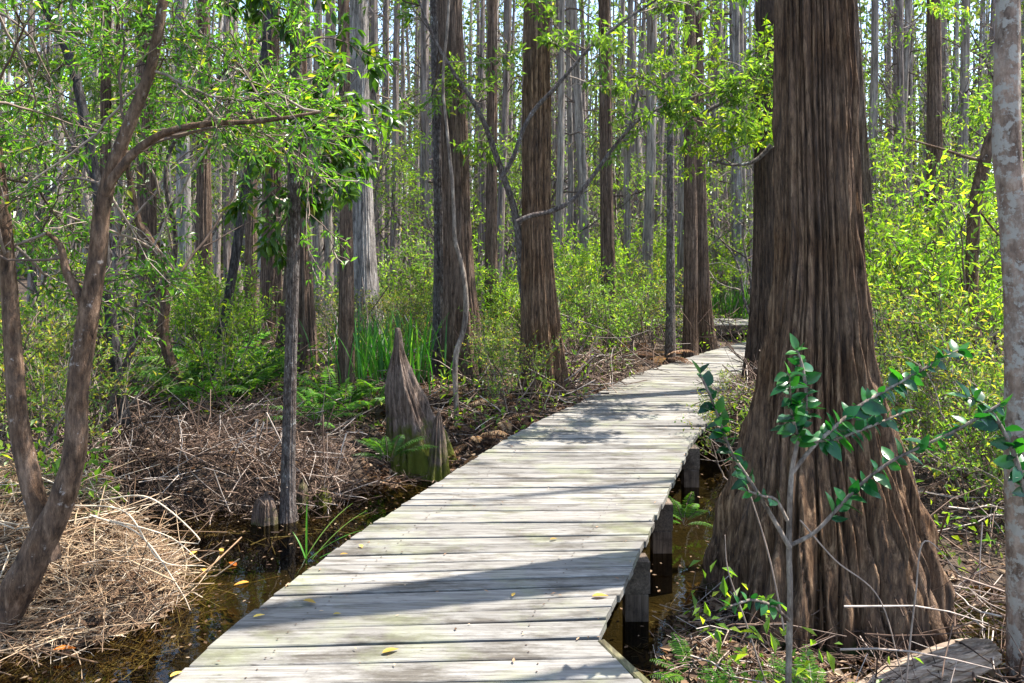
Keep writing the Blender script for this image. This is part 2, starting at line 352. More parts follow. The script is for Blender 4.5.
while y < 13.2:
    w = .142 if y < 3.2 else .107
    w *= R_.uniform(.94,1.06); gap = R_.uniform(.009,.019)
    q = []
    for yy in (y+gap/2, y+w-gap/2):
        a = plank_slope(y); xm = midpath(yy)
        l_, r_ = cross(LE, xm, yy, a), cross(RE, xm, yy, a)
        q.append((l_, r_))
    if all(v is not None for p_ in q for v in p_):
        jl, jr = R_.uniform(-.009,.009), R_.uniform(-.011,.011); dz = R_.uniform(-.004,.004); rn = R_.random()
        tw1, tw2 = R_.uniform(-.003,.003), R_.uniform(-.003,.003); bev = .004
        (la, ra), (lb, rb) = q
        n = 14; rows = []
        for t in np.linspace(0,1,n):
            A = la*(1-t)+ra*t; B = lb*(1-t)+rb*t
            ex = jl*(1-t)+jr*t
            A = A+np.array([ex, ex*a]); B = B+np.array([ex, ex*a])
            za = dz+tw1*(1-2*t)+.0015*math.sin(t*9+k); zb = dz-tw1*(1-2*t)+tw2*math.sin(t*6+k*2.1)
            u = (B-A)/np.linalg.norm(B-A)
            wob = .0012*math.sin(t*23+k*3)
            A = A+u*wob
            A2, B2 = A+u*bev, B-u*bev
            rows.append([(*A,za-.035),(*A,za-bev),(*A2,za),(*B2,zb),(*B,zb-bev),(*B,zb-.035)])
        v = np.array(rows).reshape(-1,3); f = []
        for t in range(n-1):
            for c in range(6):
                f.append([t*6+c, (t+1)*6+c, (t+1)*6+(c+1)%6, t*6+(c+1)%6])
        mb.add(v, f, rn, 0, False)
        mb.add(v[:6], [[0,1,2,3,4,5]], rn, 0, False); mb.add(v[-6:], [[5,4,3,2,1,0]], rn, 0, False)
        for E_, sg in ((0,1),(1,-1)):          # nail heads over the stringers
            for fr in (.3,.72):
                t_ = (.17 if E_ == 0 else .8)+R_.uniform(-.012,.012); A = la*(1-t_)+ra*t_; B = lb*(1-t_)+rb*t_; c_ = A*(1-fr)+B*fr
                th = np.linspace(0,2*PI,8,endpoint=False); rr_ = .0042
                mb.add(np.column_stack([c_[0]+rr_*np.cos(th), c_[1]+rr_*np.sin(th), np.full(8, dz+.0045)]), [list(range(8))], .2, 1, False)
    y += w; k += 1
mb.build('deck', [M['deck'], M['nail']], bw)
def box(mb, a, b, w, h, ztop, r=.5):           # a board from a to b (xy), width w, height h, its top at ztop
    a = np.array(a, float); b = np.array(b, float); d = (b-a)/np.linalg.norm(b-a); n = np.array([-d[1], d[0]])*w/2; e = .006
    c = [a-n, a+n, b+n, b-n]; n2 = n*(1-2*e/w)
    c2 = [a-n2+d*e, a+n2+d*e, b+n2-d*e, b-n2-d*e]
    v = [(*p_, ztop-h) for p_ in c]+[(*p_, ztop-e) for p_ in c]+[(*p_, ztop) for p_ in c2]
    f = [[3,2,1,0],[8,9,10,11]]+[[i,(i+1)%4,4+(i+1)%4,4+i] for i in range(4)]+[[4+i,4+(i+1)%4,8+(i+1)%4,8+i] for i in range(4)]
    mb.add(v, f, r, 0, False)
for E, ins in ((LE, .2), (RE, -.24)):           # stringers under the plank ends
    for k in range(0 if E is LE else 3, len(E)-1):
        mb = MB(); box(mb, E[k]+[ins,0], E[k+1]+[ins,0], .05, .15, -.042, R_.random()); mb.build('stringer', M['beam'], bw)
for yy in (2.6, 4.12, 5.05, 6.4, 7.7, 9.2, 10.8):   # pile bents: a cap beam on two posts
    a = plank_slope(yy); xm = midpath(yy); l_, r_ = cross(LE, xm, yy, a), cross(RE, xm, yy, a)
    mb = MB(); box(mb, l_+[.04,0], r_+[.035 if yy > 3 else -.1, 0], .11, .17, -.047, R_.random()); mb.build('cap_beam', M['beam'], bw)
    for q in (l_+[.12,0], r_+[-.03 if yy > 3 else -.2,0]):
        mb = MB(); box(mb, q-[.06,0], q+[.06,0], .11, .8, -.22, R_.random()); mb.build('post', M['post'], bw)
mb = MB(); box(mb, (.355,3.2), (1.0,1.7), .035, .15, .004); mb.build('fascia_board', M['fascia'], bw)
# the far crossing span with its rail
fs = thing('boardwalk', 'distant boardwalk span crossing behind the pair of trunks', 'boardwalk', (4,15,0))
mb = MB(); x = .2
while x < 9:
    box(mb, (x,14.55), (x,15.75), .12, .035, .06+R_.uniform(-.003,.003), R_.random()); x += .13
mb.build('deck', M['deck'], fs)
mb = MB(); box(mb, (.15,14.52), (9,14.52), .035, .16, .05); mb.build('fascia_board', M['beam'], fs)
for x in (.5, 2.6, 4.7, 6.8, 8.8):
    mb = MB(); box(mb, (x-.06,14.62), (x+.06,14.62), .12, .7, -.12); mb.build('post', M['post'], fs)
for x in (4.75, 6.2, 8):
    mb = MB(); box(mb, (x-.045,15.7), (x+.045,15.7), .09, .6, .62); mb.build('railing_post', M['post'], fs)
for z in (.66, .36):
    mb = MB(); box(mb, (4.62,15.64), (8.2,15.64), .04, .12, z); mb.build('rail', M['beam'], fs)

# ------------------------------------------------------------------ trunks
def ridge_disp(seed, amp, k=26, lobes=0, flare=None, lob_amp=.35, wob=1.0):
    R = np.random.default_rng(seed)
    ks = [k, int(k*1.45)+1, int(k*.6)+1, int(k*2.2)+1]; ph = R.uniform(0,6.28,4); wv = R.uniform(.5,1.6,(4,3)); wp = R.uniform(0,6.28,(4,3)); am = [.5,.3,.45,.2]
    lp = R.uniform(0, 2*PI, max(lobes,1)); la = R.uniform(.5,1,max(lobes,1)); lw = R.uniform(.18,.34,max(lobes,1))
    def fn(th, s, r):
        m = np.full(np.broadcast_shapes(th.shape, s.shape), 9.0)
        for q in range(4):
            w = sum(np.sin(wv[q,p_]*(p_+1)*s*1.3+wp[q,p_]+.6*np.sin(2*th+q))/(p_+1) for p_ in range(3))*wob
            gate = np.clip(.9+1.3*np.sin(2*th+ph[q]*2+s*(.7+.2*q))*np.sin(1.7*s+q+th), .35, 9)
            m = np.minimum(m, np.abs(np.sin(.5*ks[q]*th+ph[q]+w))/(.34*(1+.4*q))*gate*(1+.5*q)+(.3*q if q > 1 else 0))
        o = np.clip(m,0,1)**.7
        o = o-.8+.22*np.sin(ks[0]*1.5*th+4*w)*np.sin(9*s+5*th+ph[1])*o+.12*np.sin(23*s+7*th+ph[2])*np.sin(ks[0]*th)
        out = r*(1+amp*o)
        if lobes:
            L = np.zeros_like(o)
            for a, b, c in zip(lp, la, lw):
                dd = (th-a-.05*np.sin(s*2+a)+PI) % (2*PI)-PI; L = np.maximum(L, b*np.exp(-(dd/c)**2))
            rmin = r.min(axis=0, keepdims=True); fl = np.clip(r/rmin-1.05, 0, 3)
            out = out*(1+lob_amp*np.clip(fl,0,1)*(L-.62))
        return out
    return fn
def px_trunk(rows, Y, top=11, step=.1, zb=-.5, taper=.985):
    rows = sorted(rows, key=lambda r: -r[0]); ct = []
    for py, xl, xr in rows:
        c = P((xl+xr)/2, py, Y); ct.append((*c, (xr-xl)/2/F*Y))
    b = np.array(ct[0]); 
    if b[2] > zb: ct.insert(0, (*(b[:2]), zb, b[3]*1.12))
    a, b = np.array(ct[-2]), np.array(ct[-1]); d = (b-a)/(b[2]-a[2]); z = b[2]
    d[:2] = np.clip(d[:2], -.15, .15)
    n = 4
    for k in range(1, n+1):
        dz = (top-z)*k/n
        if dz > 0: ct.append((b[0]+d[0]*dz*.8, b[1], z+dz, max(b[3]*(1-.7*(k/n)**.8), .02)))
    return catmull(ct, step)
def base_thing(name, label, cat, x, y, group=None):
    return thing(name, label, cat, (x, y, float(gz(np.array([x]), np.array([y]))[0])), group)
def make_tree(name, label, rows, Y, mat, sides=40, amp=.1, k=18, lobes=0, top=11, step=.09, lob_amp=.35, seed=1, group=None):
    pts = px_trunk(rows, Y, top, step)
    t = base_thing(name, label, 'tree', pts[0,0], Y, group)
    mb = MB(); tube(mb, pts[:,:3], pts[:,3], max(sides, k*8), .5, 0, ridge_disp(seed, amp*1.25, k, lobes, None, lob_amp, .55))
    mb.build('trunk', mat, t)
    return t, pts
T = {}
T['big'] = make_tree('cypress_tree', 'massive reddish brown cypress with fluted base right beside the boardwalk', [(690,672,962),(672,686,950),(640,697,941),(600,706,932),(560,715,924),(500,730,907),(440,745,888),(380,759,872),(320,769,864),(256,776,858),(150,777,852),(0,777,848)], 4.25, M['cypress'], 400, .15, 20, 10, 8.2, .016, .3, 11)
T['second'] = make_tree('cypress_tree', 'straight dark cypress half hidden by the massive one at the boardwalk edge', [(428,726,796),(395,738,790),(330,748,782),(256,753,779),(100,755,777),(0,756,776)], 8.7, M['darkcypress'], 120, .09, 20, 7, 12, .06, .3, 12)
T['lean'] = make_tree('cypress_tree', 'leaning cypress showing just right of the massive foreground trunk', [(338,852,903),(320,856,897),(256,858,878),(128,852,866),(0,845,857)], 13, M['cypress_mid'], 48, .1, 16, 7, 12, .1, .3, 13)
T['central'] = make_tree('cypress_tree', 'reddish brown cypress with flared base touching the left boardwalk edge', [(425,514,580),(412,517,577),(400,519,573),(360,521,566),(300,523,558),(220,523,552),(100,524,551),(0,525,550)], 8.0, M['cypress'], 170, .12, 16, 8, 12, .04, .32, 14)
T['t455'] = make_tree('cypress_tree', 'dark cypress behind the pale wavy vine stem left of centre', [(438,434,496),(400,437,490),(340,441,482),(250,443,472),(100,440,466),(0,437,461)], 8.6, M['cypress_mid'], 130, .09, 18, 8, 12, .06, .34, 15)
T['t437'] = make_tree('tree', 'thin straight tree pressed against the left side of the dark cypress', [(420,430,447),(300,433,446),(220,434,445),(0,430,440)], 9.0, M['rough'], 24, .08, 12, 0, 10, .1, .3, 16)
T['t350'] = make_tree('tree', 'slim dark brown tree standing left of the green reed clump', [(445,335,360),(420,337,358),(380,338,355),(300,339,354),(200,340,352),(0,338,349)], 8.0, M['cypress_mid'], 40, .08, 14, 0, 11, .08, .3, 17)
T['fluted'] = make_tree('cypress_tree', 'broad pale fluted cypress behind the green reed clump', [(372,334,396),(350,341,389),(320,346,384),(290,348,379),(220,350,374),(100,350,370),(0,350,368)], 12, M['cypress_grey'], 90, .11, 18, 9, 13, .07, .4, 18)
T['t300'] = make_tree('cypress_tree', 'wide grey brown cypress behind the slim rough barked tree', [(400,268,326),(375,273,320),(350,278,318),(300,284,314),(220,288,310),(100,290,308),(0,291,306)], 9.8, M['cypress_mid'], 130, .1, 18, 8, 12, .07, .35, 19)
T['t285'] = make_tree('tree', 'slim rough barked tree rising from the far waterline with broad green leaves', [(532,274,302),(515,279,297),(476,281,295),(350,285,297),(220,288,300),(0,291,302)], 5.6, M['rough'], 30, .1, 12, 0, 8, .04, .3, 20)
T['t268'] = make_tree('cypress_tree', 'dark straight cypress left of the wide grey brown one', [(366,250,294),(340,256,287),(320,259,284),(220,262,283),(0,262,280)], 12.5, M['cypress_mid'], 50, .1, 16, 7, 12, .1, .34, 21)
T['t235'] = make_tree('tree', 'thin blackish tree leaning to the right over the brush bank', [(422,205,216),(340,217,226),(256,231,240),(140,248,257),(0,268,275)], 7.8, M['dark'], 16, .08, 9, 0, 7, .09, .3, 22)
T['t183'] = make_tree('cypress_tree', 'weathered grey trunk with peeling bark behind the bowed stem', [(375,172,200),(340,175,197),(250,177,193),(100,176,190),(0,176,188)], 10.4, M['cypress_grey'], 40, .13, 12, 5, 11, .1, .34, 23)
T['t145'] = make_tree('cypress_tree', 'dark cypress trunk with flared foot behind the forked brown tree', [(352,128,164),(330,132,160),(284,136,157),(220,138,156),(0,138,154)], 12, M['cypress_mid'], 48, .1, 14, 6, 12, .1, .34, 24)
T['t105'] = make_tree('cypress_tree', 'mossy tapering cypress trunk right beside the forked brown tree', [(446,84,124),(420,88,119),(380,93,115),(320,97,112),(200,100,111),(0,102,111)], 7.6, M['cypress_mid'], 48, .1, 14, 6, 9, .08, .34, 25)
T['t204'] = make_tree('cypress_tree', 'dark far trunk between the grey peeling trunk and the thin leaning tree', [(345,193,215),(300,195,213),(200,197,211),(0,198,210)], 13, M['cypress_mid'], 36, .1, 12, 0, 12, .12, .3, 26)
T['t250'] = make_tree('tree', 'straight brown trunk just left of the dark straight cypress', [(350,243,259),(300,245,257),(0,247,257)], 11.2, M['cypress_mid'], 30, .1, 12, 0, 11, .12, .3, 27)
T['t600'] = make_tree('cypress_tree', 'grey brown cypress standing in brown brush right of the central trunk', [(374,598,634),(350,600,626),(320,600,620),(256,599,616),(100,598,612),(0,597,610)], 12, M['cypress_mid'], 60, .1, 16, 6, 13, .09, .34, 28)
T['t690a'] = make_tree('cypress_tree', 'slimmer left trunk of the pair at the far boardwalk edge', [(366,680,701),(340,683,698),(220,684,697),(0,685,695)], 11.2, M['cypress_mid'], 48, .1, 14, 0, 13, .09, .3, 29)
T['t690b'] = make_tree('cypress_tree', 'thicker right trunk of the pair at the far boardwalk edge', [(362,694,721),(345,697,717),(300,695,711),(220,693,707),(0,691,702)], 11.9, M['cypress_mid'], 48, .1, 14, 5, 13, .09, .3, 30)
T['t740'] = make_tree('cypress_tree', 'pale grey cypress beyond the distant crossing boardwalk span', [(334,732,752),(300,733,748),(220,732,744),(0,730,740)], 17, M['cypress_grey'], 40, .1, 14, 5, 15, .12, .34, 31)
T['t668'] = make_tree('tree', 'thin grey tree in brown ferns before the pair of trunks', [(372,664,676),(300,666,675),(150,667,674),(0,668,674)], 10.6, M['rough'], 20, .08, 10, 0, 11, .12, .3, 32)
T['t490'] = make_tree('tree', 'slender reddish trunk between the dark cypress and the central cypress', [(400,482,500),(300,484,498),(200,486,497),(0,488,497)], 10.5, M['cypress_mid'], 26, .1, 11, 0, 11, .12, .3, 33)
T['t935'] = make_tree('cypress_tree', 'straight dark trunk rising from the shrubs far right of the leaning cypress', [(345,922,946),(300,925,943),(200,927,942),(0,928,940)], 14, M['cypress_mid'], 36, .1, 13, 0, 14, .12, .3, 34)
T['pale'] = make_tree('tree', 'pale lichen mottled tree cut off by the right picture edge', [(690,1009,1050),(560,1008,1038),(476,1006,1035),(330,1006,1032),(256,1003,1029),(200,999,1025),(150,994,1020),(80,995,1019),(0,998,1019)], 3.6, M['pale'], 48, .025, 7, 0, 6, .03, .2, 35)
T['off'] = make_tree('tree', 'straight brown tree just beyond the right picture edge', [(480,1040,1068),(300,1043,1066),(0,1045,1065)], 6.35, M['cypress_mid'], 30, .08, 12, 0, 9, .08, .3, 36)

# ------------------------------------------------------------------ growth
class Out:
    def __init__(s): s.tubes, s.a, s.d = [], [], []
def grow(o, p, d, L, r, lev, q, R):
    n = max(3, int(L/q.get('step', .12))); p = np.array(p, float); d = nrm(d); pts = [p.copy()]; ds = [d]
    for _ in range(n):
        d = nrm(d+R.normal(size=3)*q.get('wig', .16)+np.array([0,0,q.get('trop', .04)]))
        p = p+d*L/n; pts.append(p.copy()); ds.append(d)
    o.tubes.append((np.array(pts), np.linspace(r, r*.3, n+1), lev))
    if lev == 0:
        m = max(2, int(L/q.get('node', .05)))
        for t in np.linspace(q.get('bare', .15), 1, m):
            x = t*n; k = min(int(x), n-1); f = x-k
            o.a.append(pts[k]*(1-f)+pts[k+1]*f); o.d.append(ds[k+1])
        return
    nb = q['nb'][lev-1]
    for t in np.sort(R.uniform(q.get('t0', .25), 1, nb)):
        x = t*n; k = min(int(x), n-1); f = x-k; b = pts[k]*(1-f)+pts[k+1]*f
        e = R.normal(size=3); e = nrm(e-ds[k]*np.dot(e, ds[k])); e[2] = e[2]*q.get('flat', .7)
        a = R.uniform(*q.get('ang', (.5, 1.1)))
        grow(o, b, ds[k]*math.cos(a)+e*math.sin(a), L*R.uniform(*q.get('ratio', (.35, .65)))*(1.15-.5*t), max(r*(1-.6*t)*.6, q.get('rmin', .0018)), lev-1, q, R)
def foliage_mesh(mb, o, lf, lw, per=2, droop=.2, spread=.9, kind='kite', skip=99, leafmat_i=0, twig_i=1, R=rng, minr=.0, keep=1.0, fold=.25, curl=.15):
    for pts, rad, lev in o.tubes:
        if lev >= skip: continue
        tube(mb, pts, np.maximum(rad, minr), 3 if rad[0] < .008 else 6, R.random(), twig_i, cap=False)
    A = np.repeat(np.array(o.a), per, 0); D = np.repeat(np.array(o.d), per, 0)
    if keep < 1:
        s = R.random(len(A)) < keep; A, D = A[s], D[s]
    N = len(A); e = nrm(R.normal(size=(N,3)))
    dd = nrm(D*.55+e*spread+np.array([0,0,-droop])); up = nrm(np.array([0,0,1.0])+R.normal(size=(N,3))*.45)
    L = lf*R.uniform(.6,1.15,N); leaves(mb, A+R.normal(size=(N,3))*.006, dd, up, L, L*lw*R.uniform(.8,1.15,N), R.random(N), leafmat_i, kind, fold, curl)

# --- left foreground forked tree
LT = thing('forked_tree', 'forked brown tree leaning out over the straw bank at left', 'tree', (*P(-12,640,3.9)[:2], -.3))
def px_path(pl, Y, step=.03, dy=None):
    ct = []
    for k, (px, py, w) in enumerate(pl):
        yy = Y if dy is None else Y+dy*k/(len(pl)-1)
        ct.append((*P(px, py, yy), w/2/F*yy))
    return catmull(ct, step)
right_stem = px_path([(-40,690,40.48),(-12,640,36.96),(20,585,32.56),(44,537,29.04),(62,500,24.64),(75,450,22.00),(78,390,20.24),(88,320,20.24),(97,260,17.60),(102,210,15.84),(112,170,14.08),(130,122,12.32),(150,70,11.00),(163,0,9.68),(170,-90,8.80),(176,-260,7.04),(186,-420,3.52)], 3.9)
left_stem = px_path([(52,560,17.60),(44,530,21.12),(33,490,20.24),(20,430,18.48),(14,360,16.72),(10,300,15.40),(4,220,13.20),(-6,130,11.44),(-10,20,9.68),(-6,-120,7.04),(6,-280,3.52)], 3.93)
limb = px_path([(104,195,9.60),(112,180,9.60),(135,152,8.80),(165,133,7.60),(205,124,6.00),(262,121,4.40),(320,112,2.80)], 3.88)
spur = px_path([(86,318,10),(82,300,10),(73,284,9),(66,270,8),(60,245,6),(47,233,4)], 3.9)
mb = MB(); tube(mb, right_stem[:,:3], right_stem[:,3], 28, .5, 0, ridge_disp(40, .07, 7, 0, None, 0, 2)); mb.build('trunk', M['left'], LT)
mb = MB(); tube(mb, left_stem[:,:3], left_stem[:,3], 24, .5, 0, ridge_disp(41, .07, 7, 0, None, 0, 2)); mb.build('stem', M['left'], LT)
mb = MB(); tube(mb, limb[:,:3], limb[:,3], 14, .5, 0, ridge_disp(42, .08, 6, 0, None, 0, 2)); mb.build('limb', M['left'], LT)
mb = MB(); tube(mb, spur[:,:3], spur[:,3], 12, .5, 0, ridge_disp(43, .08, 6, 0, None, 0, 2)); mb.build('limb', M['left'], LT)
QL = dict(nb=(6,7), wig=.2, trop=.02, step=.08, node=.035, ang=(.4,1.0), flat=.8, rmin=.0016)
def crown_along(parent, paths, q, lf, lw, mats, Ls=(.5,1.1), r0=.008, lev=2, per=2, seed=1, name='crown', bias=(0,0,.2), **kw):
    R = np.random.default_rng(seed); o = Out()
    for path, n, t0, t1 in paths:
        for t in np.linspace(t0, t1, n)+R.uniform(-.02,.02,n):
            p_ = path[int(np.clip(t,0,1)*(len(path)-1)),:3]
            d = R.normal(size=3)*[1,.8,.6]+np.array(bias)
            grow(o, p_, d, R.uniform(*Ls), r0, lev, q, R)
    mb = MB(); foliage_mesh(mb, o, lf, lw, per, R=R, **kw)
    return mb.build(name, mats, parent)
crown_along(LT, [(right_stem,15,.44,.82),(left_stem,14,.36,.82),(limb,7,.2,1),(spur,3,.5,1)], QL, .056, .3, [M['lf_green'], M['twig']], (.5,1.15), seed=51, droop=.15, minr=.0026, bias=(-.1,.6,.2))

# --- broad leaves around the slim rough barked tree
tr, pts = T['t285']
QB = dict(nb=(4,5), wig=.18, trop=-.03, step=.08, node=.05, ang=(.4,.9), flat=.7, rmin=.002)
crown_along(tr, [(pts,22,.27,.42)], QB, .115, .36, [M['lf_green'], M['twig']], (.28,.62), seed=52, droop=.55, per=2, kind='oval', curl=.22, bias=(.25,-.3,.1))

# --- bowed stem at left
bow = px_path([(200,412,13),(192,398,12),(177,378,11),(167,350,10.5),(163,328,10.5),(165,300,10.5),(165,276,10),(158,255,9),(148,238,8),(138,220,7),(130,180,6),(120,110,5),(118,20,4),(120,-80,3)], 8)
BT = base_thing('bowed_tree', 'bowed dark stem curving up from the brush bank at left', 'tree', bow[0,0], 8.0)
mb = MB(); tube(mb, bow[:,:3], bow[:,3], 14, .5, 0, ridge_disp(44, .08, 6, 0, None, 0, 2)); mb.build('trunk', M['left'], BT)
crown_along(BT, [(bow,9,.5,1)], QL, .09, .32, [M['lf_mid'], M['twig']], (.5,1.2), seed=53)
sl = px_path([(128,440,13),(118,380,12),(108,290,11),(96,180,10),(72,66,9),(42,0,8),(15,-60,6),(-30,-140,4)], 6.4)
ST = base_thing('slanting_tree', 'thin dark stem slanting up to the top left corner', 'tree', sl[0,0], 6.4)
mb = MB(); tube(mb, sl[:,:3], sl[:,3], 14, .5, 0, ridge_disp(49, .08, 6, 0, None, 0, 2)); mb.build('trunk', M['dark'], ST)
crown_along(ST, [(sl,6,.55,1)], QL, .075, .32, [M['lf_mid'], M['twig']], (.5,1.0), seed=57)
# --- crooked tree whose limbs reach across the central trunk
Yc = 7.35
stem = px_path([(537,440,8.25),(534,400,8.25),(528,330,8.25),(522,280,7.88),(519,240,7.50),(513,205,6.75),(503,175,6.38),(494,150,6.00),(485,125,5.25),(472,100,4.50),(452,70,3.75),(430,30,3.00),(412,-20,2.25)], Yc+.9, dy=-.7)
CT = base_thing('crooked_tree', 'crooked slender tree reaching leafy limbs across the central cypress', 'tree', stem[0,0], Yc+.9)
la = px_path([(517,222,5.25),(530,216,5.25),(552,211,5.10),(574,199,4.88),(590,180,4.50),(606,158,4.12),(622,137,3.75),(640,119,3.38),(665,106,3.00),(700,95,2.25),(740,88,1.50)], Yc)
lb = px_path([(500,180,4.50),(512,160,4.50),(524,128,4.50),(536,108,4.50),(555,88,4.12),(572,68,3.75),(590,48,3.45),(612,30,3.15),(634,14,2.70),(656,0,2.25),(690,-25,1.50)], Yc)
lc = px_path([(628,132,3.00),(634,112,2.62),(638,98,2.25),(636,84,1.65)], Yc)
mb = MB(); tube(mb, stem[:,:3], stem[:,3], 12, .5, 0, ridge_disp(45, .08, 6, 0, None, 0, 2)); mb.build('trunk', M['rough'], CT)
for q_ in (la, lb, lc):
    mb = MB(); tube(mb, q_[:,:3], q_[:,3], 10, .5); mb.build('limb', M['rough'], CT)
QC = dict(nb=(5,6), wig=.18, trop=.02, step=.08, node=.045, ang=(.4,.9), flat=.6, rmin=.0022)
crown_along(CT, [(la,10,.68,1),(lb,9,.45,1),(stem,9,.65,1)], QC, .085, .36, [M['lf_mid'], M['twig']], (.4,.8), seed=54, bias=(.35,0,.0), lev=2)
# leafy sprays hanging left of the second cypress
sp = px_path([(776,60,6),(760,75,5),(735,95,4.5),(712,108,4),(690,118,3),(668,126,2)], 7.9)
sp2 = px_path([(776,140,5),(756,160,4),(735,165,3),(708,160,2)], 7.9)
o_ = T['second'][0]
for q_ in (sp, sp2):
    mb = MB(); tube(mb, q_[:,:3], q_[:,3], 8, .5); mb.build('limb', M['rough'], o_)
crown_along(o_, [(sp,13,.1,1),(sp2,3,.4,1)], QC, .085, .36, [M['lf_lime'], M['twig']], (.45,.8), seed=55, bias=(-.2,0,.25), lev=2)

# --- pale wavy vine stem
v_ = px_path([(459,452,5.76),(457,430,5.40),(456,400,5.40),(455,370,5.76),(457,350,5.76),(463,332,5.40),(466,310,5.40),(465,285,5.04),(461,262,4.68),(455,240,4.32),(454,215,3.96),(452,180,3.60),(447,130,3.24),(443,80,2.88),(448,20,2.88),(452,-60,2.16)], 7.3)
VT = base_thing('vine', 'pale wavy vine stem in front of the dark cypress', 'vine', v_[0,0], 7.3)
mb = MB(); tube(mb, v_[:,:3], v_[:,3], 10, .5, 0, ridge_disp(46, .1, 5, 0, None, 0, 2)); mb.build('stem', M['vine'], VT)
# --- bent dark tree at right
bt = px_path([(978,365,15),(975,345,14),(972,310,13),(972,270,12),(973,235,12),(975,205,12),(980,180,12),(985,160,11),(990,140,10),(1000,118,8),(1004,90,7),(1000,50,6),(1003,0,5),(1008,-80,4)], 8.3)
RT = base_thing('bent_tree', 'dark bent tree between the lime shrub and the pale mottled tree', 'tree', bt[0,0], 8.3)
mb = MB(); tube(mb, bt[:,:3], bt[:,3], 14, .5, 0, ridge_disp(47, .1, 7, 0, None, 0, 2)); mb.build('trunk', M['left'], RT)
for pl in ([(985,160,3.85),(970,158,3.30),(945,150,2.75),(925,144,2.20),(905,138,1.38)], [(990,140,3.30),(1005,146,2.75),(1022,150,2.20),(1040,148,1.65)], [(975,205,2.75),(990,225,2.48),(1005,240,2.20),(1025,248,1.65)]):
    q_ = px_path(pl, 8.3); mb = MB(); tube(mb, q_[:,:3], q_[:,3], 8, .5); mb.build('limb', M['left'], RT)
crown_along(RT, [(bt,6,.6,1)], QL, .08, .34, [M['lf_mid'], M['twig']], (.4,.9), seed=56)

# --- cypress knees and the pointed stump
st, spts = make_tree('cypress_stump', 'pointed dead cypress stump with mossy foot beside the boardwalk', [(486,360,470),(466,370,456),(445,376,446),(415,380,430),(388,381,418),(370,385,411),(358,389,406),(347,392,403),(338,393.5,402),(331,394.5,401),(328,396,400)], 6.9, M['stump'], 130, .17, 15, 7, -9, .03, .4, 60)
st['category'] = 'stump'
for i_, (rows, Y_, lb_) in enumerate([
   ([(476,424,452),(455,428,449),(435,431,446),(420,434,443),(414,437,441)], 6.6, 'small broken stump leaning on the foot of the pointed stump'),
   ([(530,252,280),(515,254,279),(505,256,277),(498,259,274),(495,264,269)], 5.55, 'rounded mossy cypress knee at the waterline left of the slim tree'),
   ([(522,293,312),(505,295,310),(492,297,309),(485,299,307),(482,302,304)], 5.8, 'brown cypress knee just right of the slim rough barked tree'),
   ([(515,310,334),(502,312,332),(494,314,330),(489,317,327),(487,321,323)], 5.95, 'mossy cypress knee nearest the grass blades by the deck'),
   ([(455,318,342),(430,322,338),(410,325,335),(395,328,333)], 7.6, 'narrow cypress knee left of the slim dark brown tree')]):
    y0_, a_, b_ = rows[-1]; c_ = (a_+b_)/2; w_ = (b_-a_)/2
    rows = rows+[(y0_-1.8, c_-w_*.8, c_+w_*.8), (y0_-3, c_-w_*.5, c_+w_*.5), (y0_-3.6, c_-w_*.12, c_+w_*.12)]
    t_, _p = make_tree('cypress_knee', lb_, rows, Y_, M['stump'], 60, .2, 9, 4, -9, .02, .3, 61+i_); t_['category'] = 'stump'

# ------------------------------------------------------------------ background trees
ORD = ['leftmost','second from left','third from left','fourth from left','fifth from left','sixth from left','seventh from left','eighth from left','ninth from left','tenth from left','eleventh from left','twelfth from left','thirteenth from left','fourteenth from left','fifteenth from left','sixteenth from left']
NUM = ['zero','one','two','three','four','five','six','seven','eight','nine','ten','eleven','twelve','thirteen','fourteen','fifteen','sixteen']
def order_labels(objs, noun, place, group):
    objs = sorted(objs, key=lambda o: o.location.x/o.location.y)
    n = len(objs)
    for k, o in enumerate(objs):
        w = 'rightmost' if (k == n-1 and n > 1) else ORD[min(k, 15)]
        o['label'] = (f'{w} of the {noun} {place}') if n > 1 else f'{noun} {place}'
        o['group'] = group
def far_proto(seed, mat, leafm, leafy):
    R = np.random.default_rng(seed); h = R.uniform(15,19)
    t = thing('far_tree', 'x', 'tree', (0,0,0))
    r = R.uniform(.13,.2); zz = np.array([-.4,.3,1.2,3,6,9,12,h]); rr = r*np.array([1.9,1.5,1.12,1,.86,.7,.5,.12])
    b = np.cumsum(R.normal(size=(8,2))*.06, axis=0); b -= b[1]
    path = catmull(np.column_stack([b, zz, rr]), .35)
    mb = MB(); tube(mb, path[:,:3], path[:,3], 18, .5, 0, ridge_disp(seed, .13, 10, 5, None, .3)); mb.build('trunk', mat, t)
    o = Out(); q = dict(nb=(4,5), wig=.2, trop=.01, step=.25, node=.14, ang=(.5,1.1), flat=.6, rmin=.005)
    for z in np.concatenate([R.uniform(2.5,8,int(7*leafy)+5), R.uniform(8,h-1,10)]):
        p_ = path[np.argmin(np.abs(path[:,2]-z)),:3]; a = R.uniform(0,2*PI)
        grow(o, p_, (math.cos(a), math.sin(a), R.uniform(-.1,.4)), R.uniform(.7,1.7), .022, 2 if R.random() < .75 else 1, q, R)
    mb = MB(); foliage_mesh(mb, o, .13, .42, 1, R=R, minr=.006, keep=.4*leafy)
    o = Out()
    for z in R.uniform(7.5,h-1,10):
        p_ = path[np.argmin(np.abs(path[:,2]-z)),:3]; a = R.uniform(0,2*PI)
        grow(o, p_, (math.cos(a), math.sin(a), R.uniform(0,.5)), R.uniform(1.0,2.2), .025, 2, q, R)
    foliage_mesh(mb, o, .2, .5, 2, R=R, minr=.006, keep=.32)
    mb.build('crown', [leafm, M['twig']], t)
    return t
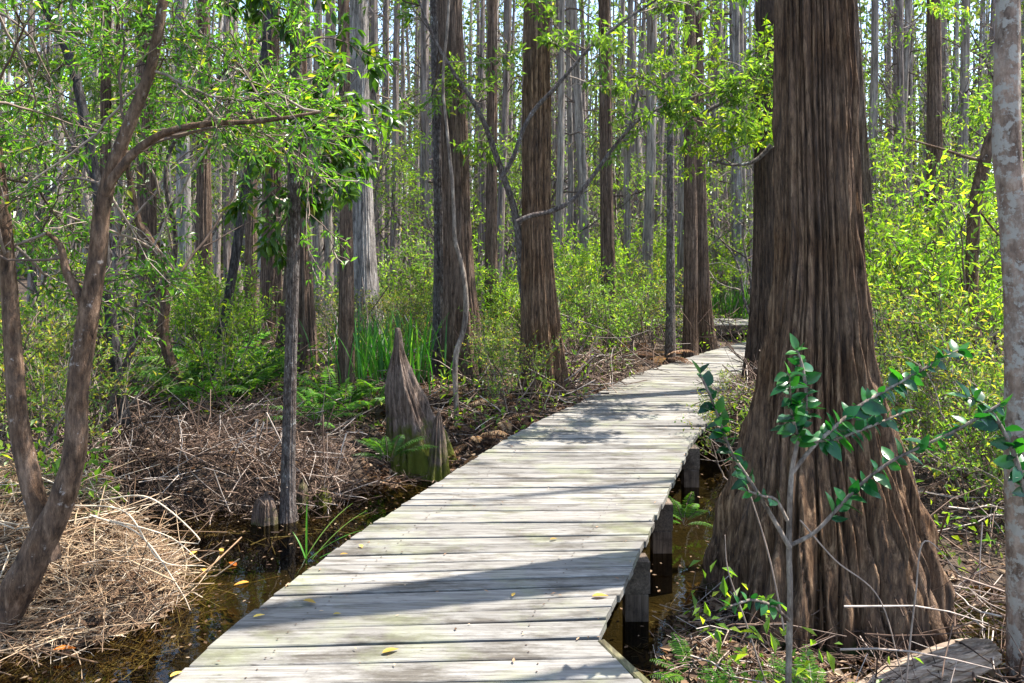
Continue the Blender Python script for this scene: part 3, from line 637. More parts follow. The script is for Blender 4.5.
FP = [far_proto(100, M['far'], M['lf_far'], .4), far_proto(101, M['far2'], M['lf_far'], .9), far_proto(102, M['far'], M['lf_mid'], 1.3), far_proto(103, M['far'], M['lf_far'], .25), far_proto(104, M['far2'], M['lf_mid'], .6), far_proto(105, M['far'], M['lf_far'], .7)]
zones = [(-60,60,'at the far left edge',12),(60,128,'behind the forked brown tree',12),(162,245,'behind the thin leaning tree',14),(302,340,'beside the wide grey brown cypress',9),
  (372,402,'just right of the broad fluted cypress',10),(402,436,'left of the dark cypress',11),(468,522,'between dark cypress and central cypress',14),(552,598,'just right of the central cypress',15),
  (612,648,'right of the cypress in brown brush',11),(648,686,'left of the pair of trunks',11),(708,758,'behind the distant crossing boardwalk span',14),(858,925,'right of the leaning cypress',14),(940,1080,'behind the dark bent tree at right',15)]
R = np.random.default_rng(77); placed = []
for z0, z1, place, n in zones:
    objs = []; n = min(16, n); tries = 0
    while len(objs) < n and tries < 400:
        tries += 1
        px = R.uniform(z0, z1); Y_ = 15.5+28*R.random()**1.1; x = PX(px, Y_)
        if any((x-a)**2+(Y_-b)**2 < .8 for a, b in placed): continue
        c = -.32*x+.95*Y_
        if x > 3 and c < 11.5: continue
        placed.append((x, Y_))
        o = copy_tree(FP[R.integers(len(FP))]); s = R.uniform(.75,1.15)
        o.location = (x, Y_, float(gz(np.array([x]), np.array([Y_]))[0])); o.rotation_euler = (R.normal()*.02, R.normal()*.02, R.uniform(0,6.28)); o.scale = (s*.58, s*.58, R.uniform(.9,1.1))
        objs.append(o)
    order_labels(objs, 'thin far trees', place, 'background trees '+place)
CR = []
for k in range(3):
    RR = np.random.default_rng(500+k); o = Out(); q = dict(nb=(4,6), wig=.2, trop=.02, step=.2, node=.12, ang=(.5,1.1), flat=.6, rmin=.005)
    for z in RR.uniform(6.2,11,10):
        a = RR.uniform(0,2*PI); grow(o, (0,0,z), (math.cos(a), math.sin(a), RR.uniform(0,.5)), RR.uniform(1.0,2.1), .022, 2, q, RR)
    mb = MB(); foliage_mesh(mb, o, .18, .5, 2, R=RR, minr=.005, keep=.3); CR.append(mb.build('crown', [M['lf_mid'], M['twig']]))
for k, key in enumerate(('second','lean','central','t455','t437','t350','fluted','t300','t268','t235','t183','t145','t204','t250','t600','t690a','t690b','t740','t668','t490','t935')):
    t_, p_ = T[key]; c = CR[k % 3].copy(); C.objects.link(c); c.parent = t_; c.rotation_euler = (0,0,k*1.9)
    q_ = p_[np.argmin(np.abs(p_[:,2]-8))]; c.location = (q_[0]-t_.location.x, q_[1]-t_.location.y, 0)
for o in CR+FP: remove_tree(o)

# the wood beyond, one mass
R = np.random.default_rng(78); mb = MB(); n = 900
ang = R.uniform(-1.05,1.05,n); dist = R.uniform(36,80,n); fx, fy = np.sin(ang)*dist, np.cos(ang)*dist
hh = R.uniform(12,18,n); rad = R.uniform(.08,.2,n); b = R.normal(size=(n,2))*.25
Pn = np.stack([np.stack([fx, fy, np.full(n,-.4)],-1), np.stack([fx, fy, np.full(n,2.0)],-1), np.stack([fx+b[:,0]*.4, fy+b[:,1]*.4, hh*.5],-1), np.stack([fx+b[:,0], fy+b[:,1], hh],-1)], 1)
tubes_batch(mb, Pn, np.stack([rad*1.7, rad, rad*.8, rad*.15], 1), 7, R.random(n), 1)
m_ = 150000; c = R.integers(n, size=m_); low = R.random(m_) < .35
z = np.where(low, np.abs(R.normal(size=m_))*2.2, 2+R.random(m_)*(hh[c]-1))
lp = np.stack([fx[c]+R.normal(size=m_)*1.6, fy[c]+R.normal(size=m_)*1.6, z], -1)
L_ = R.uniform(.2,.5,m_); leaves(mb, lp, R.normal(size=(m_,3)), R.normal(size=(m_,3)), L_, L_*.5, R.random(m_), 0)
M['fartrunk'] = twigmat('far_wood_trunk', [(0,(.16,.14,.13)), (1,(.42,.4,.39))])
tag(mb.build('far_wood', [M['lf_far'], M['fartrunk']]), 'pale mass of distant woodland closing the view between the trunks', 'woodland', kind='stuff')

# ------------------------------------------------------------------ understory plants
def shrub_proto(name, seed, h, stems, leafL, lw, lm, nb=(4,5), keep=1, per=2, droop=.1, wig=.18, spread=.9):
    R = np.random.default_rng(seed); t = thing(name, 'x', 'shrub', (0,0,0)); o = Out()
    q = dict(nb=nb, wig=wig, trop=.07, step=.1, node=.05, ang=(.35,.95), flat=.8, rmin=.0022, t0=.3)
    for k in range(stems):
        a = R.uniform(0,6.28); grow(o, (math.cos(a)*.08, math.sin(a)*.08, -.08), (math.cos(a)*.35, math.sin(a)*.35, 1), h*R.uniform(.6,1), .009*h, 2, q, R)
    main = MB(); rest = Out(); rest.a, rest.d = o.a, o.d
    for tb in o.tubes:
        if tb[2] == 2: tube(main, tb[0], tb[1], 6, R.random(), 0)
        else: rest.tubes.append(tb)
    main.build('stem', M['twig'], t)
    mb = MB(); foliage_mesh(mb, rest, leafL, lw, per, droop, spread, R=R, keep=keep); mb.build('foliage', [lm, M['twig']], t)
    return t
def understory_proto(name, seed, h, leafL, lm, nb=(5,5,6), keep=.7):
    R = np.random.default_rng(seed); t = thing(name, 'x', 'tree', (0,0,0)); o = Out()
    q = dict(nb=nb, wig=.14, trop=.03, step=.14, node=.06, ang=(.5,1.1), flat=.6, rmin=.003, t0=.28, ratio=(.3,.5))
    for k in range(2):
        a = R.uniform(0,6.28); grow(o, (0,0,-.1), (math.cos(a)*.22, math.sin(a)*.22, 1), h*R.uniform(.8,1), .028, 3, q, R)
    main = MB(); rest = Out(); rest.a, rest.d = o.a, o.d
    for tb in o.tubes:
        if tb[2] == 3: tube(main, tb[0], tb[1], 8, .3, 0)
        else: rest.tubes.append(tb)
    main.build('trunk', M['rough'], t)
    mb = MB(); foliage_mesh(mb, rest, leafL, .36, 2, .2, R=R, keep=keep); mb.build('crown', [lm, M['twig']], t)
    return t
def fern_mesh(mb, R, n, L, lm=0, base=(0,0,0), arch=.85, pin=.17, el=(.75,1.4)):
    for k in range(n):
        a = R.uniform(0,6.28); Lk = L*R.uniform(.65,1.05); e = R.uniform(*el)
        t = np.linspace(0,1,22); out = np.cumsum(np.cos(e-arch*1.3*t))*Lk/22; up = np.cumsum(np.sin(e-arch*1.3*t))*Lk/22
        bx = np.array(base)+R.normal(size=3)*[.02,.02,0]
        pts = bx+np.stack([math.cos(a)*out, math.sin(a)*out, up], -1)
        tube(mb, pts, np.linspace(.0035,.001,22), 3, R.random(), 1, cap=False)
        tg = nrm(np.gradient(pts, axis=0)); sd = nrm(np.cross(tg, [0,0,1.0])); nn = np.cross(sd, tg)
        i0 = np.linspace(4,21,24); ii = i0.astype(int)
        pp = pts[ii]; prof = np.sin(np.clip((i0-2)/20,0,1)*PI)**.7*.9+.1
        rr = R.uniform(.2,.8)
        for s_ in (1,-1):
            d = sd[ii]*s_+tg[ii]*.45-np.array([0,0,.15])+R.normal(size=(24,3))*.06
            leaves(mb, pp, d, nn[ii]+R.normal(size=(24,3))*.12, Lk*pin*prof, Lk*pin*prof*.26, np.clip(rr+R.normal(size=24)*.12,0,1), lm)
def fern_proto(seed, L, n, lm, name='fern', **k):
    R = np.random.default_rng(seed); t = thing(name, 'x', 'fern', (0,0,0)); mb = MB(); fern_mesh(mb, R, n, L, **k); mb.build('frond', [lm, M['twig']], t); return t
def blades(mb, R, base, L, w, lean, a, r, n=9, bend=.8):
    t = np.linspace(0,1,n); e = PI/2-lean-bend*t**1.6
    out = np.cumsum(np.cos(e))*L/n; up = np.cumsum(np.sin(e))*L/n
    c = np.array(base)+np.stack([math.cos(a)*out, math.sin(a)*out, up], -1); s = np.array([-math.sin(a), math.cos(a), 0])
    ww = (w*np.sin(np.clip(t*.85+.15,0,1)*PI)**.6)[:,None]; n2 = np.array([math.cos(a), math.sin(a), 0])*w*.25
    v = np.stack([c-s*ww*.5, c+n2*0-n2, c+s*ww*.5], 1).reshape(-1,3); f = []
    for k in range(n-1): f += [[3*k,3*k+1,3*k+4,3*k+3],[3*k+1,3*k+2,3*k+5,3*k+4]]
    mb.add(v, f, r, 0)
def reed_proto(seed, n, L, w=.016, spread=.2):
    R = np.random.default_rng(seed); t = thing('reed_clump', 'x', 'reeds', (0,0,0)); mb = MB()
    for k in range(n): blades(mb, R, (*R.normal(size=2)*spread,-.05), L*R.uniform(.6,1.05), w*R.uniform(.8,1.3), R.uniform(.02,.3), R.uniform(0,6.28), R.random(), bend=R.uniform(.1,.7))
    mb.build('blades', M['lf_reed'], t); return t
proto = {
 'yel': [shrub_proto('shrub', 200+k, 1.3, 5, .055, .42, M['lf_yellow'], (5,6), .8) for k in range(3)],
 'lime': [shrub_proto('shrub', 210+k, 1.6, 5, .075, .36, M['lf_lime'], (5,6), .9) for k in range(3)],
 'green': [shrub_proto('shrub', 220+k, 1.5, 5, .07, .38, M['lf_mid'], (5,6), .8) for k in range(3)],
 'tall': [understory_proto('understory_tree', 230+k, 4.6, .085, M['lf_mid']) for k in range(3)],
 'tallg': [understory_proto('understory_tree', 240+k, 4.4, .075, M['lf_green'], keep=.5) for k in range(2)],
 'tally': [understory_proto('understory_tree', 250+k, 4.2, .09, M['lf_lime'], keep=.6) for k in range(2)],
 'fern': [fern_proto(260+k, .75, 11, M['lf_fern']) for k in range(3)],
 'bfern': [fern_proto(270+k, .6, 9, M['lf_brownfern'], el=(.2,1.0)) for k in range(2)],
 'reed': [reed_proto(280, 60, .8), reed_proto(281, 50, .9)],
}
R = np.random.default_rng(300)
def scatter(kind, n, pxr, Yr, sc, noun, place, cat=None, lift=0):
    objs = []; spots = np.linspace(pxr[0], pxr[1], n+1)
    for k in range(n):
        for _ in range(40):
            px = R.uniform(spots[k], spots[k+1]); Y_ = R.uniform(*Yr); x = PX(px, Y_)
            on_deck = np.interp(Y_, LE[:,1], LE[:,0])-.25 < x < np.interp(Y_, RE[:,1], RE[:,0])+.25 and Y_ < 14
            sd = poly_sd(np.array([x]), np.array([Y_]), POND)[0]
            if not on_deck and sd > .05: break
        o = copy_tree(proto[kind][R.integers(len(proto[kind]))]); s = R.uniform(*sc)
        o.location = (x, Y_, float(gz(np.array([x]), np.array([Y_]))[0])+lift); o.rotation_euler = (0,0,R.uniform(0,6.28)); o.scale = (s,s,s*R.uniform(.9,1.15))
        if cat: o['category'] = cat
        objs.append(o)
    order_labels(objs, noun, place, f'{noun} {place}')
    return objs
# left
scatter('yel', 9, (-30,110), (5.2,6.6), (.7,1.0), 'yellow leaved shrubs', 'behind the forked brown tree')
scatter('green', 5, (-60,90), (6.5,9), (.8,1.1), 'green shrubs', 'deeper behind the forked brown tree')
scatter('tallg', 3, (-60,120), (5.5,8.5), (.8,1.05), 'leafy saplings', 'behind the forked brown tree')
scatter('tall', 6, (-40,260), (13.2,17), (1,1.3), 'leafy saplings', 'far behind the brush bank at left')
scatter('fern', 8, (185,252), (7.0,9.0), (.85,1.3), 'tall green ferns', 'around the foot of the thin leaning tree')
scatter('lime', 7, (185,248), (7.6,10), (.6,.95), 'bright green shrubs', 'left of the wide grey brown cypress')
scatter('yel', 3, (310,345), (10.5,12.5), (.6,.9), 'yellow green shrubs', 'beside the wide grey brown cypress')
scatter('fern', 4, (300,375), (6.8,7.8), (.6,.9), 'small ferns', 'at the foot of the slim dark brown tree')
scatter('yel', 6, (385,440), (9.5,12.8), (.6,1.0), 'yellow green shrubs', 'behind the pointed stump')
scatter('green', 5, (385,440), (13,15), (.9,1.3), 'green shrubs', 'far behind the pointed stump')
scatter('lime', 5, (470,520), (8.8,11), (.55,.85), 'bright green shrubs', 'between the dark and central cypresses')
scatter('bfern', 8, (455,528), (6.7,7.9), (.5,.85), 'brown ferns', 'between the vine and the central cypress')
scatter('yel', 4, (484,522), (7.3,8.6), (.5,.75), 'low yellow shrubs', 'between the vine and the central cypress')
scatter('yel', 3, (560,605), (9,13), (.6,1.0), 'yellow green shrubs', 'right of the central cypress')
scatter('green', 4, (560,640), (9.5,13), (.6,.95), 'deep green shrubs', 'right of the central cypress')
scatter('lime', 5, (560,640), (13,17), (.9,1.2), 'lime green shrubs', 'behind the cypress in brown brush')
scatter('yel', 5, (625,680), (11.5,14), (.7,1.0), 'yellow green shrubs', 'left of the pair of trunks')
scatter('bfern', 7, (585,678), (9.8,12), (.6,1.0), 'brown ferns', 'along the far boardwalk edge')
scatter('lime', 5, (650,735), (16.5,21), (1.2,1.7), 'bright lime shrubs', 'beyond the distant crossing span')
scatter('tally', 10, (330,760), (13,22), (.8,1.25), 'pale leafy saplings', 'among the background trunks at centre')
scatter('tall', 10, (300,760), (15,26), (1.0,1.5), 'leafy saplings', 'among the far trunks at centre')
# right
scatter('lime', 4, (890,960), (8.8,11.5), (1.0,1.75), 'bright lime shrubs', 'right of the massive cypress')
scatter('yel', 9, (890,1010), (5.6,8), (.75,1.05), 'yellow shrubs', 'right of the massive cypress foot')
scatter('green', 9, (875,1060), (8.5,12.5), (.9,1.6), 'green shrubs', 'behind the dark bent tree')
scatter('tall', 7, (870,1050), (12.5,18), (.9,1.25), 'leafy saplings', 'behind the leaning cypress')
scatter('green', 4, (960,1050), (5,6.5), (.45,.7), 'small green shrubs', 'left of the pale mottled tree foot')
scatter('tally', 4, (870,1000), (11.5,14), (.7,1.0), 'lime leaved saplings', 'right of the massive cypress')
scatter('tall', 5, (870,1080), (16,22), (1.3,1.8), 'tall leafy saplings', 'far behind the dark bent tree')
scatter('tally', 5, (-60,240), (15,22), (1.3,1.8), 'tall pale saplings', 'far behind the forked brown tree')
# reeds
scatter('reed', 3, (362,402), (8.2,9.6), (.9,1.15), 'bright green reed clumps', 'between the fluted cypress and the stump', 'reeds')
scatter('reed', 3, (700,748), (16.0,16.8), (.9,1.3), 'bright green reed clumps', 'beside the distant crossing span', 'reeds')
# ferns beside the deck and the big cypress
def place(kind, k, x, y, s, label, rz=0, z=None, cat=None):
    o = copy_tree(proto[kind][k]); o.location = (x, y, float(gz(np.array([x]), np.array([y]))[0]) if z is None else z); o.scale = (s,)*3; o.rotation_euler = (0,0,rz); tag(o, label, cat); return o
place('fern', 0, PX(388,6.15), 6.15, .5, 'green fern with drooping fronds leaning over the pointed stump', .6, -.12)
place('fern', 1, PX(684,5.3), 5.3, .42, 'pale green fern beside the boardwalk edge under the far deck planks', .6, -.3)
place('fern', 2, PX(690,3.55), 3.5, .34, 'low fern in the debris between deck corner and massive cypress', 1.2, -.36)
place('fern', 0, PX(730,3.2), 3.15, .4, 'green fern before the left foot of the massive cypress', 2.2, -.36)
place('fern', 1, PX(668,3.0), 3.05, .3, 'small fern closest to the mossy fascia board', .2, -.36)
place('yel', 1, PX(742,6.4), 6.6, .62, 'small yellow green shrub between the boardwalk and the massive cypress', .3)
place('yel', 2, PX(735,7.4), 7.4, .5, 'little yellow shrub at the foot of the half hidden cypress', 1.3)
place('fern', 1, PX(815,3.3), 3.3, .4, 'little fern below the stem of the glossy shrub', 1.0, -.33)
for v in proto.values():
    for o in v: remove_tree(o)
gb = thing('grass_tuft', 'few long green grass blades at the water beside the left deck edge', 'grass', (PX(303,4.9), 4.9, -.4)); mb = MB()
for (a, L_, ln, bd) in ((1.45,.42,.0,.05),(.35,.5,.7,.45),(.25,.45,.9,.5),(.6,.5,.6,.5),(.2,.35,1.0,.7),(2.6,.25,.4,.5)): blades(mb, R, np.array([PX(302,4.9), 4.9, -.42])+R.normal(size=3)*[.02,.02,0], L_, .012, ln, a, R.random(), bend=bd)
mb.build('blade', M['lf_reed'], gb)

# ------------------------------------------------------------------ foreground evergreen with glossy leaves
EV = thing('evergreen_shrub', 'glossy dark leaved young shrub in front of the massive cypress', 'shrub', (*P(788,690,3.15)[:2], -.34))
stemE = px_path([(786,720,6.5),(788,690,6.5),(790,600,6),(789,545,5.6),(791,480,5),(797,445,4),(806,405,3.4),(803,370,3.5),(797,350,2.5)], 3.15, .02)
brs = [px_path([(790,548,5),(768,510,4.2),(748,478,3.8),(733,455,3.4),(722,428,3),(711,398,2.6),(700,374,2)], 3.12, .02),
       px_path([(791,545,4.4),(815,532,4),(838,508,3.8),(860,485,3.6),(890,462,3.3),(925,445,3),(960,428,3.6),(1000,404,2.6)], 3.15, .02, -.15),
       px_path([(793,472,4.5),(812,448,4.2),(838,424,4),(862,404,3.6),(890,388,3.2),(925,368,2.8),(958,350,2)], 3.15, .02, .2),
       px_path([(799,440,4),(792,415,3.2),(790,392,2.8),(788,372,2)], 3.15, .02, -.2),
       px_path([(806,440,3.6),(832,440,3.2),(866,428,2.8),(905,412,2.2)], 3.16, .02, .15),
       px_path([(789,620,4),(772,606,3.4),(752,600,3),(730,606,2)], 3.12, .02, -.15),
       px_path([(787,520,4),(776,500,3.4),(762,496,3),(745,490,2)], 3.12, .02, -.1)]
mb = MB(); tube(mb, stemE[:,:3], stemE[:,3], 12, .55, 0); mb.build('stem', M['vine'], EV)
RE_ = np.random.default_rng(9)
def leafy_branch(path, t0, gap, L, parent, both=True):
    mb = MB(); tube(mb, path[:,:3], path[:,3], 8, .6, 1)
    s = np.concatenate([[0], np.cumsum(np.linalg.norm(np.diff(path[:,:3], axis=0), axis=1))]); tot = s[-1]
    pos = np.arange(t0*tot, tot+.001, gap); n = len(pos)
    pp = np.stack([np.interp(pos, s, path[:,q]) for q in range(3)], -1)
    tg = nrm(np.stack([np.interp(pos, s, np.gradient(path[:,q])) for q in range(3)], -1))
    sgn = np.where(np.arange(n) % 2 == 0, 1, -1)[:,None]
    sd = nrm(np.cross(tg, np.array([0,-1.0,.35])))*sgn
    d = sd*.8+tg*.55+RE_.normal(size=(n,3))*.38+np.array([0,-.15,-.12])
    up = nrm(np.array([.25,-.45,.85])+RE_.normal(size=(n,3))*.5)
    LL = L*RE_.uniform(.4,.92,n)*np.clip(1.15-.35*(pos/tot),.6,1.1)
    leaves(mb, pp, d, up, LL, LL*RE_.uniform(.55,.68,n), RE_.random(n), 0, 'oval', .12, .16)
    leaves(mb, pp[-1:], tg[-1:], up[-1:], L*.7, L*.35, .9, 0, 'oval', .12, .1)
    return mb.build('leafy_branch', [M['lf_dark'], M['vine']], parent)
leafy_branch(brs[0], .38, .014, .1, EV); leafy_branch(brs[1], .2, .017, .095, EV); leafy_branch(brs[2], .2, .014, .1, EV)
leafy_branch(brs[3], .05, .011, .105, EV); leafy_branch(brs[4], .08, .015, .095, EV); leafy_branch(brs[5], .3, .02, .085, EV); leafy_branch(brs[6], .3, .022, .07, EV)
leafy_branch(stemE, .74, .01, .105, EV)
# branch of big dark leaves entering at the right
EB = thing('evergreen_shrub', 'dark shrub with large drooping leaves left of the pale mottled tree', 'shrub', (*P(1040,690,3.5)[:2], -.32))
eb = px_path([(1048,700,8),(1040,600,7),(1030,520,6.5),(1016,460,5.5),(1000,425,4.5),(985,405,3.5),(968,398,2)], 3.4, .02)
leafy_branch(eb, .62, .013, .135, EB)

# ------------------------------------------------------------------ log, litter, twigs, straw
LG = thing('fallen_log', 'weathered pale split log lying at the foot of the massive cypress', 'log', P(930,672,3.5))
lg = px_path([(856,706,24),(875,694,32),(905,681,36),(940,668,36),(972,657,34),(990,652,24)], 3.4, .012, .2)
mb = MB(); tube(mb, lg[:,:3], lg[:,3], 110, .5, 0, ridge_disp(70, .32, 9, 5, None, .3, 2)); ob = mb.build('trunk', M['log'], LG)
mb = MB(); tube(mb, lg[:1,:3]*0+np.array([lg[0,:3]-[.05,.02,.01], lg[0,:3]+[.01,0,0]]), [lg[0,3]*.6, lg[0,3]*.98], 40, .3, 0); mb.build('broken_end', M['log'], LG)
def in_view_pts(R, n, x0, x1, y0, y1, dmin=-9, dmax=9):
    x = R.uniform(x0,x1,n*3); y = R.uniform(y0,y1,n*3); s = poly_sd(x, y, POND)
    k = (s > dmin) & (s < dmax) & ~((x > np.interp(y, LE[:,1], LE[:,0])) & (x < np.interp(y, RE[:,1], RE[:,0])) & (y < 13.3))
    return x[k][:n], y[k][:n]
def twigs(mb, R, x, y, lift, L, r, mat=0, lean=.35, curve=.3, rr=None):
    k_ = ~((np.abs(x-1.98) < .14) & (np.abs(y-3.13) < .25)); x, y = x[k_], y[k_]; rr = rr[k_] if rr is not None else None
    n = len(x); z = gz(x, y)+lift*R.random(n); a = R.uniform(0,6.28,n); e = R.normal(size=n)*lean
    d = np.stack([np.cos(a)*np.cos(e), np.sin(a)*np.cos(e), np.sin(e)], -1); LL = R.uniform(*L, n)
    b = np.cross(d, nrm(R.normal(size=(n,3)))); t = np.linspace(-.5,.5,5)
    Pn = np.stack([x,y,z], -1)[:,None,:]+d[:,None,:]*(LL[:,None]*t)[...,None]+b[:,None,:]*(curve*LL[:,None]*(t**2-.12))[...,None]+R.normal(size=(n,5,3))*(LL*.02)[:,None,None]
    Pn[...,2] = np.maximum(Pn[...,2], WATER_Z-.08)
    rad = R.uniform(*r, n)[:,None]*np.linspace(1,.5,5)
    tubes_batch(mb, Pn, rad, 4, rr, mat)
R = np.random.default_rng(400)
mb = MB()     # tangles of dead twigs on the banks
x, y = in_view_pts(R, 1500, -4.6,-1.25, 5.65,7.0, -.1); twigs(mb, R, x, y, .14, (.15,.8), (.0012,.0045), lean=.4, curve=.6)
x, y = in_view_pts(R, 700, -4.6,.4, 6.8,8.4, 0); twigs(mb, R, x, y, .12, (.2,.9), (.002,.006), lean=.35)
x, y = in_view_pts(R, 700, -3.8,-1.2, 5.5,6.2, -.25, .5); twigs(mb, R, x, y, .2, (.25,.9), (.002,.006), lean=.7)
x, y = in_view_pts(R, 500, -1.1,.8, 6.0,8.0, -.1); twigs(mb, R, x, y, .06, (.12,.6), (.0015,.005), lean=.25)
x, y = in_view_pts(R, 1500, .2,3.2, 7.4,12, .0, 1.8); twigs(mb, R, x, y, .25, (.25,.9), (.003,.007), lean=.5)
x, y = in_view_pts(R, 1500, 1.6,5, 3.2,8, .0); twigs(mb, R, x, y, .3, (.2,.9), (.002,.006), lean=.5)
x, y = in_view_pts(R, 450, .55,1.2, 2.9,4.5, -.25); twigs(mb, R, x, y, .06, (.08,.4), (.001,.0035), lean=.2, rr=np.clip(R.random(len(x))*.5+.5,0,1))
x, y = in_view_pts(R, 500, .9,2.6, 2.7,4.2, -.25); twigs(mb, R, x, y, .16, (.15,.6), (.0015,.004), lean=.4)
x, y = in_view_pts(R, 1500, -10,10, 8,18, 0); twigs(mb, R, x, y, .5, (.4,1.4), (.004,.009), lean=.6)
tag(mb.build('dead_brush', M['deadtwig']), 'tangled dead twigs and roots covering the banks of the swamp', 'brush', kind='stuff')
mb = MB()     # straw mound at left
x, y = in_view_pts(R, 9000, -4.6,-1.7, 3.3,5.5, -.1); twigs(mb, R, x, y, .1, (.05,.45), (.0008,.0024), lean=.22, curve=.4)
x, y = in_view_pts(R, 5000, -4.6,-1.7, 3.3,5.5, -.1); twigs(mb, R, x, y, .12, (.03,.16), (.0008,.002), lean=.4, curve=.4)
x, y = in_view_pts(R, 400, -4,-1.7, 3.2,5.2, -.2); twigs(mb, R, x, y, .18, (.4,1.1), (.0025,.005), lean=.3, curve=.4)
tag(mb.build('dead_straw', M['straw']), 'sunlit heap of reddish dead straw and reeds on the left bank', 'straw', kind='stuff')
mb = MB()     # leaf litter
for nn_, bx in ((2500,(-1.2,.9,5.9,8)),(9000,(-5,1.5,5.5,9)),(7000,(-4.2,-1.7,3,5.4)),(7000,(.8,5.5,2.6,8)),(9000,(-9,9,8,18)),(3500,(.5,2.2,2.7,4.6))):
    x, y = in_view_pts(R, nn_, *bx, -.2); n = len(x)
    L_ = R.uniform(.03,.085,n); leaves(mb, np.stack([x, y, gz(x,y)+R.uniform(.0,.05,n)], -1), R.normal(size=(n,3))*[1,1,.35], np.array([0,0,1.0])+R.normal(size=(n,3))*.4, L_, L_*R.uniform(.3,.6,n), R.random(n), 0, 'kite', .2, .1)
tag(mb.build('leaf_litter', M['litter']), 'brown leaf litter strewn over the forest floor', 'leaf litter', kind='stuff')
mb = MB()     # low green ground cover
for nn_, bx in ((9000,(-6,1.5,7,11)),(9000,(1.8,7,4.6,10)),(14000,(-12,12,11,22)),(900,(-3.8,-2.4,4.6,5.3)),(700,(.85,1.6,3.0,4.4))):
    x, y = in_view_pts(R, nn_, *bx, .02); n = len(x)
    cl = np.sin(x*2.1+1)*np.sin(y*1.7+.5)+.5*np.sin(x*5+y*3); k = cl > -.1; x, y = x[k], y[k]; n = len(x)
    L_ = R.uniform(.03,.09,n); leaves(mb, np.stack([x, y, gz(x,y)+.02+R.random(n)**2*.4], -1), R.normal(size=(n,3)), np.array([0,0,1.0])+R.normal(size=(n,3))*.5, L_, L_*R.uniform(.3,.5,n), R.random(n), 0)
tag(mb.build('ground_cover', M['lf_lime']), 'low yellow green seedlings carpeting the forest floor', 'ground cover', kind='stuff')
mb = MB(); yd = R.uniform(2.6,12.5,420); fx_ = R.random(420); fx_ = np.where(R.random(420) < .5, fx_, np.where(R.random(420) < .5, fx_**4, 1-fx_**4)); xd = np.interp(yd, LE[:,1], LE[:,0])*(1-fx_)+np.interp(yd, RE[:,1], RE[:,0])*fx_
L_ = R.uniform(.006,.03,420); leaves(mb, np.stack([xd,yd,np.full(420,.009)],-1), R.normal(size=(420,3))*[1,1,.05], np.tile([0,0,1.0],(420,1))+R.normal(size=(420,3))*.15, L_, L_*R.uniform(.15,.5,420), R.random(420), 0, 'kite', .1, .05)
tag(mb.build('deck_litter', M['litter']), 'tiny crumbs of leaf and twig strewn on the boardwalk planks', 'leaf litter', kind='stuff')
mb = MB(); x = R.uniform(-3,1.6,1500); y = R.uniform(2.5,7,1500); k = poly_sd(x,y,POND) < -.02; x, y = x[k], y[k]; n = len(x)
L_ = R.uniform(.008,.04,n); leaves(mb, np.stack([x,y,np.full(n,WATER_Z+.003)],-1), R.normal(size=(n,3))*[1,1,0], np.tile([0,0,1.0],(n,1)), L_, L_*.5, R.random(n), 0, 'kite', .05, .02)
tag(mb.build('floating_litter', M['litter']), 'specks of leaf and bark floating on the dark water', 'leaf litter', kind='stuff')
# fallen leaves one can count
def dead_leaf(x, y, z, L, mat, label, a, grp=None):
    mb = MB(); leaves(mb, np.array([[0,0,0.0]]), np.array([[math.cos(a),math.sin(a),.05]]), np.array([[0.05,0,1.0]]), L, L*.42, R.random(), 0, 'oval', .2, .05)
    o = mb.build('fallen_leaf', mat); o.location = (x, y, z); tag(o, label, 'leaf', grp); return o
G1 = 'fallen leaves on the boardwalk'
for px, py, L_, a, lb_ in ((303,602,.07,-.4,'yellow leaf on the deck just above the large shadow band at left'),(253,619,.05,.5,'small ochre leaf in the shadow at the left deck edge'),(382,655,.07,.5,'curled yellow leaf lying on the sunny planks nearest the camera'),(333,616,.035,.2,'tiny yellow leaf in the shadow band left of deck centre'),(512,598,.04,1.2,'tiny pale leaf inside the large shadow band at deck centre'),(592,598,.075,.1,'pale leaf at the right deck edge beside the large shadow'),(550,541,.045,.4,'small yellow leaf between the two shadow bands'),(340,556,.04,.3,'ochre leaf on sunny planks near the left edge above the grass blades'),(362,549,.05,2.0,'tan leaf near the left deck edge'),(170,679,.05,.9,'pale leaf at the near left corner of the deck')):
    Y_ = 1280/(py-240); dead_leaf(PX(px,Y_), Y_, .008, L_, M['yelleaf'], lb_, a, G1)
G2 = 'fallen leaves on the water'
for px, py, L_, lb_ in ((249,583,.085,'yellow leaf floating on the water near the left deck edge'),(236,567,.09,'orange leaf floating just left of the deck'),(222,553,.07,'small tan leaf on the water below the brush bank'),(190,556,.07,'yellow leaf floating off the tip of the straw heap'),(205,573,.06,'ochre leaf floating between straw heap and deck'),(604,632,.1,'orange leaf on the water beside the deck corner'),(155,548,.06,'pale leaf floating by the straw heap shore')):
    Y_ = 1568/(py-240); dead_leaf(PX(px,Y_), Y_, WATER_Z+.006, L_, M['orgleaf'] if 'orange' in lb_ else M['yelleaf'], lb_, R.uniform(0,6), G2)
dead_leaf(*P(53,650,3.75), .1, M['orgleaf'], 'bright orange leaf on the straw heap near the forked tree foot', .2)
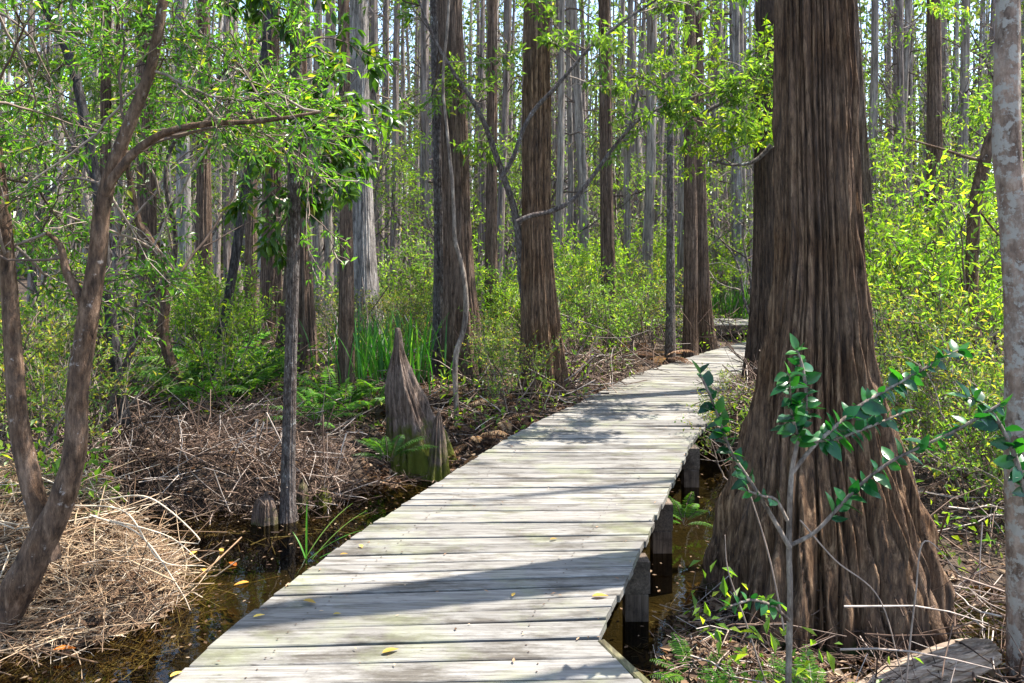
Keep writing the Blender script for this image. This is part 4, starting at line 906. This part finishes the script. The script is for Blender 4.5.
# pale bent reeds standing out of the straw heap and twigs by the deck
SP = [((100,500),(150,498),(200,540),(178,542)),((70,505),(125,512),(160,560),(205,566)),((90,515),(140,535),(180,590),(190,610)),((110,520),(150,530),(175,540),(200,561))]
for k, pl in enumerate(SP):
    q_ = px_path([(a, b, 1.7-.25*j) for j, (a, b) in enumerate(pl)], 4.2, .03)
    mb = MB(); tube(mb, q_[:,:3], q_[:,3], 6, .9); tag(mb.build('bent_reed', M['straw']), ['longest','second','third','lowest'][k]+' pale bent reed arching out of the straw heap', 'reed', 'bent reeds over the straw heap')
FT = [((788,650),(770,560),(752,500),(745,480),'straight dead stem leaning before the left face of the massive cypress'),((800,520),(835,560),(880,600),(905,690),'arching pale twig across the foot of the massive cypress'),((768,690),(745,620),(728,570),(725,535),'thin upright twig rising at the left foot of the massive cypress'),((905,690),(915,600),(925,541),(962,577),'bent grey twig right of the massive cypress flutes')]
for a, b, c, d, lb_ in FT:
    q_ = px_path([(*a,2.0),(*b,1.7),(*c,1.4),(*d,.9)], 3.3, .03); mb = MB(); tube(mb, q_[:,:3], q_[:,3], 6, .85); tag(mb.build('dead_twig', M['deadtwig']), lb_, 'twig')

# ------------------------------------------------------------------ light, sky, camera
SC = bpy.context.scene
el = math.radians(62); az = math.atan2(.3, .95)          # direction to the sun in the xy plane
sd = (math.cos(el)*math.cos(az), math.cos(el)*math.sin(az), math.sin(el))
sun = bpy.data.lights.new('sun', 'SUN'); sun.energy = 4.6; sun.angle = math.radians(.53); sun.color = (1,.95,.87)
so = bpy.data.objects.new('sun', sun); C.objects.link(so)
from mathutils import Vector
so.rotation_euler = Vector(sd).to_track_quat('Z', 'Y').to_euler()
w = bpy.data.worlds.new('World'); SC.world = w; w.use_nodes = True; nt = w.node_tree
sky = nt.nodes.new('ShaderNodeTexSky'); sky.sky_type = 'NISHITA'; sky.sun_disc = False; sky.sun_elevation = el; sky.sun_rotation = math.pi/2-az
bg = nt.nodes['Background']; bg.inputs[1].default_value = .15; nt.links.new(sky.outputs[0], bg.inputs[0])
cam = bpy.data.cameras.new('camera'); co = bpy.data.objects.new('camera', cam); C.objects.link(co)
cam.sensor_width = 36; cam.lens = 36*F/1024; co.location = (0,0,H); co.rotation_euler = (math.pi/2,0,0)
cam.shift_y = -(341.5-HY)/1024; cam.clip_end = 500; cam.clip_start = .05
SC.camera = co
SC.view_settings.view_transform = 'Standard'; SC.view_settings.look = 'None'; SC.view_settings.exposure = 1.76; SC.view_settings.gamma = 1
SC.render.engine = 'CYCLES'; SC.cycles.use_denoising = True
SC.cycles.max_bounces = 8; SC.cycles.diffuse_bounces = 4; SC.cycles.transparent_max_bounces = 8
